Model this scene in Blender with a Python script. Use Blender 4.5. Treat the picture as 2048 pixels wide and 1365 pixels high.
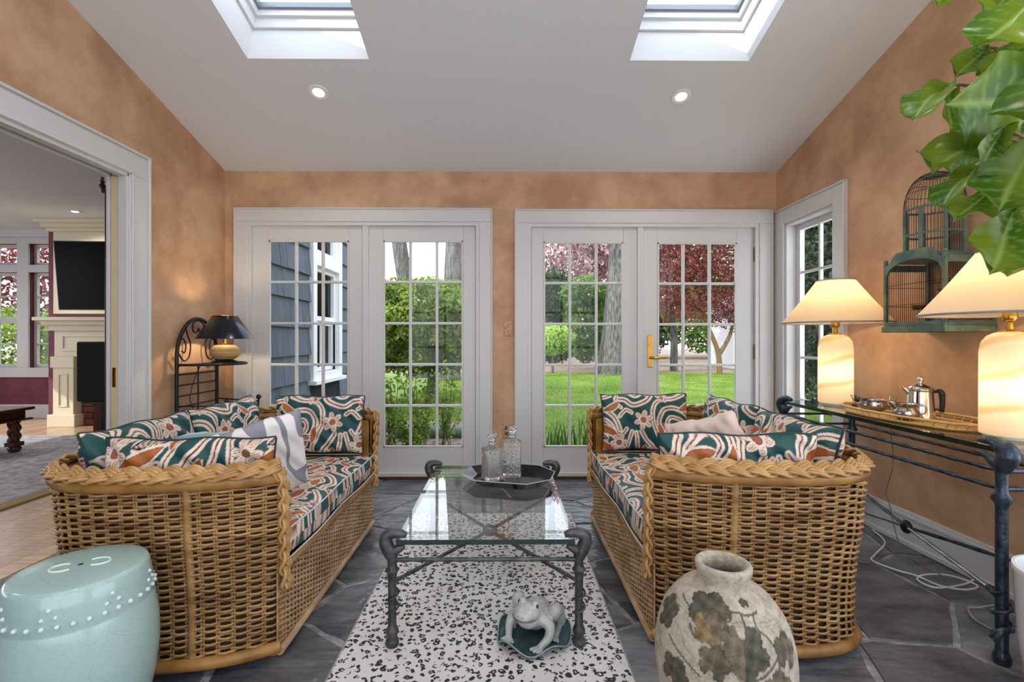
import bpy, bmesh, math, random
import numpy as np
from mathutils import Vector, Matrix
for o in list(bpy.data.objects):
    bpy.data.objects.remove(o)
random.seed(7); np.random.seed(7)
SC = bpy.context.scene
COL = SC.collection
PI = math.pi

# ------------------------------------------------------------------ camera
FPX, CX, CY, YAW, CZ = 940.0, 1016.5, 680.0, 0.008, 1.15
cam_d = bpy.data.cameras.new('camera'); cam = bpy.data.objects.new('camera', cam_d); COL.objects.link(cam)
cam.location = (0, 0, CZ); cam.rotation_euler = (PI/2, 0, -YAW)
cam_d.sensor_width = 36; cam_d.lens = 36*FPX/2048
cam_d.shift_x = (1024-CX)/2048; cam_d.shift_y = (CY-682.5)/2048
cam_d.clip_start = 0.02; cam_d.clip_end = 300
SC.camera = cam

# ------------------------------------------------------------------ sky, sun, exposure
wd = bpy.data.worlds.new('sky'); SC.world = wd; wd.use_nodes = True
wn, wl = wd.node_tree.nodes, wd.node_tree.links
wn.clear()
_tc = wn.new('ShaderNodeTexCoord'); _sp = wn.new('ShaderNodeSeparateXYZ'); _rp = wn.new('ShaderNodeValToRGB')
_bg = wn.new('ShaderNodeBackground'); _ow = wn.new('ShaderNodeOutputWorld')
_rp.color_ramp.elements[0].position = 0.0; _rp.color_ramp.elements[0].color = (0.88, 0.90, 0.95, 1)
_rp.color_ramp.elements[1].position = 0.7; _rp.color_ramp.elements[1].color = (0.70, 0.79, 0.95, 1)
wl.new(_tc.outputs['Generated'], _sp.inputs[0]); wl.new(_sp.outputs['Z'], _rp.inputs[0])
wl.new(_rp.outputs[0], _bg.inputs[0]); wl.new(_bg.outputs[0], _ow.inputs[0])
_bg.inputs[1].default_value = 3.6
sun_d = bpy.data.lights.new('sun', 'SUN'); sun = bpy.data.objects.new('sun', sun_d); COL.objects.link(sun)
sun_d.energy = 4.0; sun_d.angle = 0.012; sun_d.color = (1, 0.95, 0.86)
sun.rotation_euler = Vector((-0.74, -0.38, 0.48)).to_track_quat('Z', 'Y').to_euler()
sun.location = (-8, -4, 9)
SC.view_settings.view_transform = 'Standard'; SC.view_settings.look = 'None'
SC.view_settings.exposure = 0.05; SC.view_settings.gamma = 1.0
SC.view_settings.use_curve_mapping = False
SC.cycles.max_bounces = 10; SC.cycles.transparent_max_bounces = 24
SC.cycles.diffuse_bounces = 5; SC.cycles.glossy_bounces = 4; SC.cycles.transmission_bounces = 8
SC.cycles.caustics_reflective = False; SC.cycles.caustics_refractive = False
SC.cycles.sample_clamp_indirect = 4.0

# ------------------------------------------------------------------ helpers
def at(u, v, y=None, x=None, z=None):
    r = (u-CX)/FPX; s = (CY-v)/FPX
    d = Vector((r*math.cos(YAW)+math.sin(YAW), math.cos(YAW)-r*math.sin(YAW), s))
    if y is not None: k = y/d.y
    elif x is not None: k = x/d.x
    else: k = (z-CZ)/d.z
    return Vector((d.x*k, d.y*k, CZ+d.z*k))

class MB:
    def __init__(s): s.v = []; s.f = []; s.m = []; s.mi = 0; s.uv = None
    def add(s, verts, faces):
        b = len(s.v); s.v.extend([tuple(p) for p in verts])
        for f in faces: s.f.append([i+b for i in f]); s.m.append(s.mi)
        return s
    def hexa(s, p):   # 8 points: bottom 4 ccw, top 4 ccw
        return s.add(p, [(3, 2, 1, 0), (4, 5, 6, 7), (0, 1, 5, 4), (1, 2, 6, 5), (2, 3, 7, 6), (3, 0, 4, 7)])
    def box(s, x0, x1, y0, y1, z0, z1):
        x0, x1 = min(x0, x1), max(x0, x1); y0, y1 = min(y0, y1), max(y0, y1); z0, z1 = min(z0, z1), max(z0, z1)
        return s.hexa([(x0, y0, z0), (x1, y0, z0), (x1, y1, z0), (x0, y1, z0), (x0, y0, z1), (x1, y0, z1), (x1, y1, z1), (x0, y1, z1)])
    def prism(s, poly, vec):
        n = len(poly); vec = Vector(vec)
        a = [Vector(p) for p in poly]; b = [p+vec for p in a]
        fs = [tuple(range(n))[::-1], tuple(range(n, 2*n))]
        for i in range(n): j = (i+1) % n; fs.append((i, j, n+j, n+i))
        return s.add(a+b, fs)
    def bar(s, p, q, w, h, up=(0, 0, 1)):
        p = Vector(p); q = Vector(q); t = (q-p).normalized(); up = Vector(up)
        if abs(t.dot(up)) > .98: up = Vector((0, 1, 0))
        a = t.cross(up).normalized()*w/2; b = a.cross(t).normalized()*h/2
        return s.hexa([p-a-b, p+a-b, q+a-b, q-a-b, p-a+b, p+a+b, q+a+b, q-a+b])
    def tube(s, pts, r, n=8, closed=False, caps=True, squash=None):
        pts = [Vector(p) for p in pts]; m = len(pts)
        if not hasattr(r, '__len__'): r = [r]*m
        base = len(s.v); prev = None
        for i in range(m):
            if closed: t = pts[(i+1) % m]-pts[i-1]
            else: t = pts[min(i+1, m-1)]-pts[max(i-1, 0)]
            if t.length < 1e-9: t = Vector((0, 0, 1))
            t.normalize()
            if prev is None:
                ref = Vector((0, 0, 1)) if abs(t.z) < .9 else Vector((1, 0, 0))
                nn = (ref-t*ref.dot(t)).normalized()
            else:
                nn = prev-t*prev.dot(t)
                nn = nn.normalized() if nn.length > 1e-6 else t.orthogonal().normalized()
            prev = nn; bb = t.cross(nn)
            for k in range(n):
                a = 2*PI*k/n
                s.v.append(tuple(pts[i]+(nn*math.cos(a)+bb*math.sin(a))*r[i]))
        rings = m if closed else m-1
        for i in range(rings):
            i2 = (i+1) % m
            for k in range(n):
                k2 = (k+1) % n
                s.f.append([base+i*n+k, base+i*n+k2, base+i2*n+k2, base+i2*n+k]); s.m.append(s.mi)
        if caps and not closed:
            s.f.append([base+k for k in range(n)][::-1]); s.m.append(s.mi)
            s.f.append([base+(m-1)*n+k for k in range(n)]); s.m.append(s.mi)
        return s
    def lathe(s, prof, n=32, c=(0, 0, 0), mod=None, sx=1, sy=1, caps=True):
        base = len(s.v); m = len(prof)
        for i, (r, z) in enumerate(prof):
            for k in range(n):
                a = 2*PI*k/n; rr = r*(mod(a, z) if mod else 1)
                s.v.append((c[0]+rr*math.cos(a)*sx, c[1]+rr*math.sin(a)*sy, c[2]+z))
        for i in range(m-1):
            for k in range(n):
                k2 = (k+1) % n
                s.f.append([base+i*n+k, base+i*n+k2, base+(i+1)*n+k2, base+(i+1)*n+k]); s.m.append(s.mi)
        if caps:
            if prof[0][0] > 1e-4: s.f.append([base+k for k in range(n)][::-1]); s.m.append(s.mi)
            if prof[-1][0] > 1e-4: s.f.append([base+(m-1)*n+k for k in range(n)]); s.m.append(s.mi)
        return s
    def sphere(s, c, r, n=12, m=8, sc=(1, 1, 1)):
        pr = [(max(1e-5, math.sin(PI*i/m)), -math.cos(PI*i/m)) for i in range(m+1)]
        base = len(s.v); s.lathe(pr, n, caps=False)
        for i in range(base, len(s.v)):
            p = s.v[i]; s.v[i] = (c[0]+p[0]*r*sc[0], c[1]+p[1]*r*sc[1], c[2]+p[2]*r*sc[2])
        return s
    def grid(s, P):     # P array (m,n,3)
        m, n = P.shape[:2]; base = len(s.v)
        s.v.extend(map(tuple, P.reshape(-1, 3).tolist()))
        for i in range(m-1):
            for j in range(n-1):
                a = base+i*n+j; s.f.append([a, a+1, a+n+1, a+n]); s.m.append(s.mi)
        return s
    def xf(s, M):
        s.v = [tuple(M @ Vector(p)) for p in s.v]; return s
    def mesh(s, name, mats, smooth=None):
        me = bpy.data.meshes.new(name); me.from_pydata(s.v, [], s.f)
        if not isinstance(mats, (list, tuple)): mats = [mats]
        for m in mats: me.materials.append(m)
        if len(mats) > 1: me.polygons.foreach_set('material_index', s.m)
        if smooth is not None:
            me.polygons.foreach_set('use_smooth', [True]*len(me.polygons))
            if smooth < 179: me.set_sharp_from_angle(angle=math.radians(smooth))
        me.update(); return me
    def build(s, name, mats, parent=None, smooth=None, bevel=0, seg=2):
        return link(name, s.mesh(name, mats, smooth), parent, bevel, seg)

def link(name, me, parent=None, bevel=0, seg=2):
    o = bpy.data.objects.new(name, me); COL.objects.link(o)
    if parent is not None: o.parent = parent
    if bevel:
        b = o.modifiers.new('bevel', 'BEVEL'); b.width = bevel; b.segments = seg; b.limit_method = 'ANGLE'; b.angle_limit = 0.6
    return o
def empty(name, loc=(0, 0, 0), rz=0):
    o = bpy.data.objects.new(name, None); COL.objects.link(o); o.location = loc; o.rotation_euler = (0, 0, rz)
    o.empty_display_size = 0.1; return o
def tag(o, label=None, cat=None, group=None, kind=None):
    if label: o['label'] = label
    if cat: o['category'] = cat
    if group: o['group'] = group
    if kind: o['kind'] = kind
    return o
def struct(o, label=None, cat=None): return tag(o, label, cat, None, 'structure')
def fast_mesh(name, V, F, mat, smooth=False):
    """V (n,3) array, F (m,k) int array"""
    me = bpy.data.meshes.new(name); V = np.asarray(V, np.float32); F = np.asarray(F, np.int32)
    me.vertices.add(len(V)); me.vertices.foreach_set('co', V.ravel())
    k = F.shape[1]; me.loops.add(F.size); me.loops.foreach_set('vertex_index', F.ravel())
    me.polygons.add(len(F)); me.polygons.foreach_set('loop_start', np.arange(0, F.size, k, dtype=np.int32))
    if smooth: me.polygons.foreach_set('use_smooth', np.ones(len(F), bool))
    me.materials.append(mat); me.update(calc_edges=True); me.validate(); return me
def grid_faces(m, n, base=0, wrap=False):
    i, j = np.meshgrid(np.arange(m-1), np.arange(n if wrap else n-1), indexing='ij')
    j2 = (j+1) % n
    return (np.stack([i*n+j, i*n+j2, (i+1)*n+j2, (i+1)*n+j], -1).reshape(-1, 4)+base)
def vcol(me, C):
    a = me.color_attributes.new('Col', 'FLOAT_COLOR', 'POINT')
    C4 = np.ones((len(C), 4), np.float32); C4[:, :3] = C; a.data.foreach_set('color', C4.ravel())
def spline(P, n=8, closed=False):
    P = [Vector(p) for p in P]; out = []; m = len(P)
    R = range(m) if closed else range(m-1)
    for i in R:
        if closed: a, b, c, d = P[i-1], P[i], P[(i+1) % m], P[(i+2) % m]
        else: a, b, c, d = P[max(i-1, 0)], P[i], P[i+1], P[min(i+2, m-1)]
        for k in range(n):
            t = k/n
            out.append(0.5*((2*b)+(c-a)*t+(2*a-5*b+4*c-d)*t*t+(-a+3*b-3*c+d)*t**3))
    if not closed: out.append(P[-1])
    return out
def resample(P, step):
    P = [Vector(p) for p in P]; L = [0]
    for a, b in zip(P, P[1:]): L.append(L[-1]+(b-a).length)
    n = max(2, int(round(L[-1]/step))+1); out = []; j = 0
    for i in range(n):
        t = L[-1]*i/(n-1)
        while j < len(L)-2 and L[j+1] < t: j += 1
        out.append(P[j].lerp(P[j+1], (t-L[j])/max(1e-9, L[j+1]-L[j])))
    return out

# ------------------------------------------------------------------ materials
def srgb(r, g, b):
    f = lambda c: ((c/255+.055)/1.055)**2.4 if c > 10.3 else c/255/12.92
    return (f(r), f(g), f(b))
def mat(name, col, rough=.5, metal=0, col2=None, nscale=4, ndetail=4, ncon=(.35, .65), bump=None, stretch=(1, 1, 1),
        coord='Object', rnd=0, spec=.5, coat=0, trans=0, ior=1.45, sheen=0, vc=False, transl=0, bumpdist=.01):
    m = bpy.data.materials.new(name); m.use_nodes = True
    nt = m.node_tree; N, L = nt.nodes, nt.links; b = N['Principled BSDF']
    b.inputs['Base Color'].default_value = (*col, 1); b.inputs['Roughness'].default_value = rough
    b.inputs['Metallic'].default_value = metal; b.inputs['Specular IOR Level'].default_value = spec
    b.inputs['Coat Weight'].default_value = coat; b.inputs['Transmission Weight'].default_value = trans
    b.inputs['IOR'].default_value = ior; b.inputs['Sheen Weight'].default_value = sheen
    csock = None
    if col2 or bump or rnd:
        tc = N.new('ShaderNodeTexCoord'); mp = N.new('ShaderNodeMapping'); L.new(tc.outputs[coord], mp.inputs[0])
        mp.inputs['Scale'].default_value = stretch
        oi = N.new('ShaderNodeObjectInfo')
        if rnd:
            vm = N.new('ShaderNodeVectorMath'); vm.operation = 'SCALE'; cb = N.new('ShaderNodeCombineXYZ')
            L.new(oi.outputs['Random'], cb.inputs[0]); L.new(oi.outputs['Random'], cb.inputs[1])
            L.new(cb.outputs[0], vm.inputs[0]); vm.inputs['Scale'].default_value = 37
            L.new(vm.outputs[0], mp.inputs['Location'])
    if col2:
        nz = N.new('ShaderNodeTexNoise'); nz.inputs['Scale'].default_value = nscale; nz.inputs['Detail'].default_value = ndetail
        nz.inputs['Roughness'].default_value = .6
        L.new(mp.outputs[0], nz.inputs['Vector']); rp = N.new('ShaderNodeValToRGB')
        rp.color_ramp.elements[0].position = ncon[0]; rp.color_ramp.elements[0].color = (*col, 1)
        rp.color_ramp.elements[1].position = ncon[1]; rp.color_ramp.elements[1].color = (*col2, 1)
        L.new(nz.outputs['Fac'], rp.inputs[0]); csock = rp.outputs[0]
    if vc:
        at_ = N.new('ShaderNodeAttribute'); at_.attribute_name = 'Col'; csock = at_.outputs['Color']
    if rnd:
        hs = N.new('ShaderNodeHueSaturation'); mr = N.new('ShaderNodeMapRange')
        mr.inputs['To Min'].default_value = 1-rnd; mr.inputs['To Max'].default_value = 1+rnd
        L.new(oi.outputs['Random'], mr.inputs[0]); L.new(mr.outputs[0], hs.inputs['Value'])
        if csock: L.new(csock, hs.inputs['Color'])
        else: hs.inputs['Color'].default_value = (*col, 1)
        csock = hs.outputs[0]
    if csock: L.new(csock, b.inputs['Base Color'])
    if bump:
        for_b = N.new('ShaderNodeTexNoise'); for_b.inputs['Scale'].default_value = bump[0]; for_b.inputs['Detail'].default_value = 5
        L.new(mp.outputs[0], for_b.inputs['Vector']); bp = N.new('ShaderNodeBump')
        bp.inputs['Strength'].default_value = bump[1]; bp.inputs['Distance'].default_value = bumpdist
        L.new(for_b.outputs['Fac'], bp.inputs['Height']); L.new(bp.outputs[0], b.inputs['Normal'])
    if transl:
        tr = N.new('ShaderNodeBsdfTranslucent'); mx = N.new('ShaderNodeMixShader'); mx.inputs[0].default_value = transl
        if csock: L.new(csock, tr.inputs[0])
        else: tr.inputs[0].default_value = (*col, 1)
        L.new(b.outputs[0], mx.inputs[1]); L.new(tr.outputs[0], mx.inputs[2])
        L.new(mx.outputs[0], N['Material Output'].inputs[0])
    return m
def thin_glass(name, tint=(1, 1, 1), f0=None, rough=0.0):
    m = bpy.data.materials.new(name); m.use_nodes = True; N, L = m.node_tree.nodes, m.node_tree.links
    N.remove(N['Principled BSDF'])
    t = N.new('ShaderNodeBsdfTransparent'); t.inputs[0].default_value = (*tint, 1)
    g = N.new('ShaderNodeBsdfGlossy'); g.inputs['Roughness'].default_value = rough
    fr = N.new('ShaderNodeFresnel'); ge = N.new('ShaderNodeNewGeometry'); mi = N.new('ShaderNodeMapRange'); mi.inputs['To Min'].default_value = 1.5; mi.inputs['To Max'].default_value = 1/1.5
    L.new(ge.outputs['Backfacing'], mi.inputs[0]); L.new(mi.outputs[0], fr.inputs[0]); mx = N.new('ShaderNodeMixShader')
    if f0:
        ml = N.new('ShaderNodeMath'); ml.operation = 'MULTIPLY'; ml.inputs[1].default_value = f0; ml.use_clamp = True
        L.new(fr.outputs[0], ml.inputs[0]); L.new(ml.outputs[0], mx.inputs[0])
    else: L.new(fr.outputs[0], mx.inputs[0])
    L.new(t.outputs[0], mx.inputs[1]); L.new(g.outputs[0], mx.inputs[2]); L.new(mx.outputs[0], N['Material Output'].inputs[0])
    return m
def emis(name, col, s):
    m = bpy.data.materials.new(name); m.use_nodes = True; N, L = m.node_tree.nodes, m.node_tree.links
    e = N.new('ShaderNodeEmission'); e.inputs[0].default_value = (*col, 1); e.inputs[1].default_value = s
    L.new(e.outputs[0], N['Material Output'].inputs[0]); return m

K = {}
K['wall'] = mat('wall_paint', srgb(180, 140, 108), .75, col2=srgb(212, 174, 140), nscale=3.2, ndetail=8, ncon=(.36, .66), bump=(60, .08))
K['ceil'] = mat('ceiling_paint', (.73, .745, .77), .8, bump=(90, .02))
K['trim'] = mat('trim_paint', (.63, .63, .63), .38)
K['shaft'] = mat('shaft_paint', (.68, .68, .68), .6)
K['slate'] = mat('slate', (.060, .063, .072), .24, col2=(.25, .25, .262), nscale=2.4, ndetail=10, ncon=(.38, .74), bump=(7, .9), rnd=.28, bumpdist=.018, stretch=(1, 2.2, 1), spec=.6)
K['grout'] = mat('grout', (.36, .355, .35), .85, col2=(.14, .14, .14), nscale=20, bump=(60, .4))
K['wicker'] = mat('wicker', srgb(112, 78, 42), .42, col2=srgb(180, 142, 92), nscale=3.5, ndetail=6, ncon=(.32, .66), stretch=(1, 1, 5))
K['wicker_front'] = mat('wicker_front', srgb(140, 104, 66), .45, col2=srgb(198, 168, 130), nscale=5, ncon=(.3, .7), stretch=(1, 1, 5))
K['braid'] = mat('cane_braid', srgb(152, 110, 60), .34, col2=srgb(204, 166, 108), nscale=6, ncon=(.3, .7))
K['wrap'] = mat('cane_wrap', srgb(120, 80, 36), .4, col2=srgb(170, 124, 66), nscale=9, ncon=(.3, .7))
K['gap_shade'] = mat('weave_gap_shade', srgb(52, 32, 14), .85)  # dark sheet behind the weave, standing in for shade between the strands
K['fabric'] = mat('chintz', (1, 1, 1), .5, vc=True, spec=.45, bump=(900, .05), bumpdist=.002)
K['piping'] = mat('piping', srgb(30, 52, 54), .6)
K['piping_light'] = mat('piping_light', srgb(200, 205, 208), .6)
K['velvet'] = mat('velvet', srgb(110, 145, 148), .7, sheen=.6, col2=srgb(140, 170, 172), nscale=6)
K['iron'] = mat('iron', (.045, .047, .05), .42, .55, col2=(.11, .11, .11), nscale=25, bump=(55, .6), bumpdist=.004)
K['iron_blue'] = mat('iron_blue', (.022, .032, .045), .33, .6, col2=(.075, .10, .135), nscale=30, bump=(70, .7), bumpdist=.004)
K['black_iron'] = mat('black_iron', (.012, .013, .016), .45, .3)
K['glass'] = thin_glass('window_glass', (.985, .99, .99), .28)
K['table_glass'] = thin_glass('table_glass', (.95, .975, .965), 1.25)
K['glass_edge'] = mat('glass_edge', (.006, .022, .02), .08, spec=.8)
K['crystal'] = mat('crystal', (.97, .98, .98), .03, trans=.86, ior=1.5, spec=.8)
K['lacquer'] = mat('black_lacquer', (.006, .007, .010), .12, spec=.4)
K['brass'] = mat('brass', srgb(205, 160, 70), .25, 1)
K['brass_dark'] = mat('dark_brass', srgb(120, 95, 55), .35, 1)
K['silver'] = mat('silver', (.80, .77, .72), .10, 1)
K['silver_dark'] = mat('tarnished_silver', (.28, .25, .24), .2, 1, col2=(.5, .46, .44), nscale=9)
K['wood_black'] = mat('dark_handle', (.012, .009, .008), .3)
K['celadon'] = None
K['fig_leaf'] = None
K['white_pot'] = mat('white_glaze', (.83, .83, .83), .15, spec=.6)
K['soil'] = mat('soil', (.05, .035, .02), .9, col2=(.16, .13, .08), nscale=40, bump=(80, .8))
K['bark'] = mat('bark', srgb(62, 58, 54), .9, col2=srgb(122, 120, 116), nscale=7, ndetail=8, stretch=(3, 3, .5), bump=(9, 1), bumpdist=.05)
K['stem'] = mat('stem', srgb(110, 88, 60), .8)
K['cord_white'] = mat('white_cord', (.75, .74, .70), .5)
# ================================================================== THE ROOM
XL, XR, YB, YR = -2.308, 2.267, 3.90, -1.60
WT = 0.112
def zc(y): return 2.546+0.287*(YB-y)
NR = Vector((0, .287, 1)).normalized()

# ---- floor: irregular slate flags, each one a stone
fl = struct(MB().box(XL-WT, XR+.02, YR, YB+.12, -.10, -.0075).build('floor', K['grout']))
def clip(poly, p, n):
    out = []
    for i in range(len(poly)):
        a, b = poly[i], poly[(i+1) % len(poly)]
        da, db = (a-p).dot(n), (b-p).dot(n)
        if da <= 0: out.append(a)
        if da*db < 0: out.append(a.lerp(b, da/(da-db)))
    return out
rs = random.Random(21); seeds = []
for i in range(12):
    for j in range(11):
        seeds.append(Vector((XL-.3+i*.46+(j % 2)*.23+rs.uniform(-.17, .17), YR-.2+j*.56+rs.uniform(-.20, .20))))
for i, s in enumerate(seeds):
    poly = [Vector(q) for q in ((XL-.1, YR+.02), (XR-.005, YR+.02), (XR-.005, YB+.10), (XL-.1, YB+.10))]
    for j, t in enumerate(seeds):
        if i != j and (t-s).length < 1.5:
            n = (t-s).normalized(); poly = clip(poly, (s+t)/2-n*.004, n)
            if len(poly) < 3: break
    if len(poly) < 3: continue
    ctr = sum(poly, Vector((0, 0)))/len(poly); out = []
    for a, b in zip(poly, poly[1:]+poly[:1]):     # roughened outline
        k = max(1, int((b-a).length/.07))
        for q in range(k):
            p = a.lerp(b, q/k); d = (p-ctr)
            if d.length > .03: p = ctr+d*(1-rs.uniform(0, .014)/d.length)
            out.append(p)
    if len(out) < 3: continue
    hz = rs.uniform(-.003, .0); mb = MB(); n = len(out)
    low = [(p.x, p.y, -.024) for p in out]; mid = [(p.x, p.y, hz-.005) for p in out]
    top = [((p.x-ctr.x)*.984+ctr.x, (p.y-ctr.y)*.984+ctr.y, hz) for p in out]
    fs = [tuple(range(2*n, 3*n))]
    for a in range(n):
        b = (a+1) % n; fs += [(a, b, n+b, n+a), (n+a, n+b, 2*n+b, 2*n+a)]
    mb.add(low+mid+top, fs).build('stone', K['slate'], fl)

# ---- ceiling with four skylight shafts (two in view, two unseen, added for more daylight)
SK = [(-1.557, -.813, 1.66, 2.86), (.756, 1.494, 1.66, 2.85), (-1.557, -.813, -.9, .3), (.756, 1.494, -.9, .3)]
xs = sorted({XL-WT, XR+WT, -1.557, -.813, .756, 1.494}); ys = sorted({YR-.1, YB+.18, 1.66, 2.855, -.9, .3})
mb = MB(); mb2 = MB()
for i in range(len(xs)-1):
    for j in range(len(ys)-1):
        xm, ym = (xs[i]+xs[i+1])/2, (ys[j]+ys[j+1])/2
        if any(a < xm < b and c < ym < d for a, b, c, d in SK): continue
        q = [Vector((xs[i], ys[j], zc(ys[j]))), Vector((xs[i+1], ys[j], zc(ys[j]))), Vector((xs[i+1], ys[j+1], zc(ys[j+1]))), Vector((xs[i], ys[j+1], zc(ys[j+1])))]
        mb.hexa(q+[p+NR*.30 for p in q])
ce = struct(mb.build('ceiling', K['ceil']))
for n, (a, b, c, d) in enumerate(SK):
    d = 2.855 if d > 1 else d
    w = struct(empty('window_%d' % (n+4)), 'white framed skylight window set deep in the sloped ceiling')
    def ring(off0, off1, in0, in1, m, name):
        r = MB(); P = lambda x, y, t: Vector((x, y, zc(y)))+NR*t
        def quadbox(x0, x1, y0, y1):
            q = [P(x0, y0, off0), P(x1, y0, off0), P(x1, y1, off0), P(x0, y1, off0)]
            r.hexa(q+[p+NR*(off1-off0) for p in q])
        X0, X1, Y0, Y1 = a+in0, b-in0, c+in0, d-in0; x0, x1, y0, y1 = a+in1, b-in1, c+in1, d-in1
        quadbox(X0, X1, Y0, y0); quadbox(X0, X1, y1, Y1); quadbox(X0, x0, y0, y1); quadbox(x1, X1, y0, y1)
        return r.build(name, m, w)
    ring(.0005, .222, .0, .006, K['shaft'], 'shaft_lining')
    ring(.225, .30, .002, .022, K['trim'], 'frame')
    ring(.30, .40, -.03, .040, K['trim'], 'frame')
    ring(.345, .385, .040, .056, mat('sky_gasket%d' % n, srgb(120, 128, 135), .4), 'gasket')
    g = MB(); P = lambda x, y, t: Vector((x, y, zc(y)))+NR*t
    q = [P(a+.05, c+.05, .372), P(b-.05, c+.05, .372), P(b-.05, d-.05, .372), P(a+.05, d-.05, .372)]
    g.hexa(q+[p+NR*.006 for p in q]).build('pane', K['glass'], w)

# ---- side and back walls
def pr_x(x0, x1, poly): return MB().prism([(x0, y, z) for y, z in poly], (x1-x0, 0, 0))
def wall_x(name, x0, x1, ya, yb, holes, m, top=zc, ext=.0):
    """wall along y at x0..x1, holes = (y0,y1,z0,z1)"""
    b = MB(); yy = sorted({ya, yb}|{h[0] for h in holes}|{h[1] for h in holes})
    for p, q in zip(yy, yy[1:]):
        mid = (p+q)/2; hs = sorted([h for h in holes if h[0] < mid < h[1]], key=lambda h: h[2])
        z = -.02
        for h in hs:
            if h[2] > z: b.prism([(x0, p, z), (x0, q, z), (x0, q, h[2]), (x0, p, h[2])], (x1-x0, 0, 0))
            z = h[3]
        b.prism([(x0, p, z), (x0, q, z), (x0, q, top(q)), (x0, p, top(p))], (x1-x0, 0, 0))
    return struct(b.build(name, m))
OPY0, OPY1, OPZ = -.30, 2.895, 2.166
wall_x('wall_left', XL-WT, XL, YR, YB, [(OPY0, OPY1, -.02, OPZ)], K['wall'])
RW = (3.205, 3.775, .25, 2.085)
RB = (-1.0, 1.62, .35, 2.35)
wall_x('wall_right', XR, XR+WT, YR, YB, [RW, RB], K['wall'])
RO = (-2.0, 1.95, .30, 3.10)      # unseen glazed opening added behind the camera to daylight the room
b = MB()
for q in ((XL-WT, RO[0], -.02, zc(YR)+.02), (RO[1], XR+WT, -.02, zc(YR)+.02), (RO[0], RO[1], -.02, RO[2]), (RO[0], RO[1], RO[3], zc(YR)+.02)): b.box(q[0], q[1], YR-.14, YR, q[2], q[3])
struct(b.build('wall_rear', K['wall']))
w = struct(empty('window_10', (0, YR-.07, 0)), 'unseen gridded window wall added behind the camera for daylight')
b = MB(); b.box(RO[0], RO[0]+.06, -.03, .03, RO[2], RO[3]).box(RO[1]-.06, RO[1], -.03, .03, RO[2], RO[3]).box(RO[0]+.06, RO[1]-.06, -.03, .03, RO[2], RO[2]+.06).box(RO[0]+.06, RO[1]-.06, -.03, .03, RO[3]-.06, RO[3])
sash = b.build('frame', K['trim'], w)
for i in range(1, 5): MB().box(RO[0]+.79*i-.02, RO[0]+.79*i+.02, -.02, .02, RO[2]+.06, RO[3]-.06).build('muntin', K['trim'], sash)
for j in range(1, 4): MB().box(RO[0]+.06, RO[1]-.06, -.019, .019, RO[2]+.7*j-.02, RO[2]+.7*j+.02).build('muntin', K['trim'], sash)
for i in range(5):
    for j in range(4): MB().box(RO[0]+.79*i+.02, RO[0]+.79*(i+1)-.02, -.002, .002, RO[2]+.7*j+.02, RO[2]+.7*(j+1)-.02).build('pane', K['glass'], sash)
bx = lambda u, y=YB: at(u, 680, y=y).x
bz = lambda v, y=YB: at(1016, v, y=y).z
DA = (bx(493), bx(962)); DB = (bx(1051), bx(1520)); DT = bz(438)
b = MB()
for p, q in ((XL-WT, DA[0]), (DA[1], DB[0]), (DB[1], XR+WT)): b.box(p, q, YB, YB+.15, -.02, zc(YB)+.02)
for p, q in (DA, DB): b.box(p, q, YB, YB+.15, DT, zc(YB)+.02)
struct(b.build('wall_back', K['wall']))
K['threshold'] = mat('threshold', srgb(70, 45, 30), .5)
struct(MB().box(DA[0], DA[1], YB-.03, YB+.15, -.02, .018).box(DB[0], DB[1], YB-.03, YB+.15, -.02, .018).build('trim_1', K['threshold']))

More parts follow.
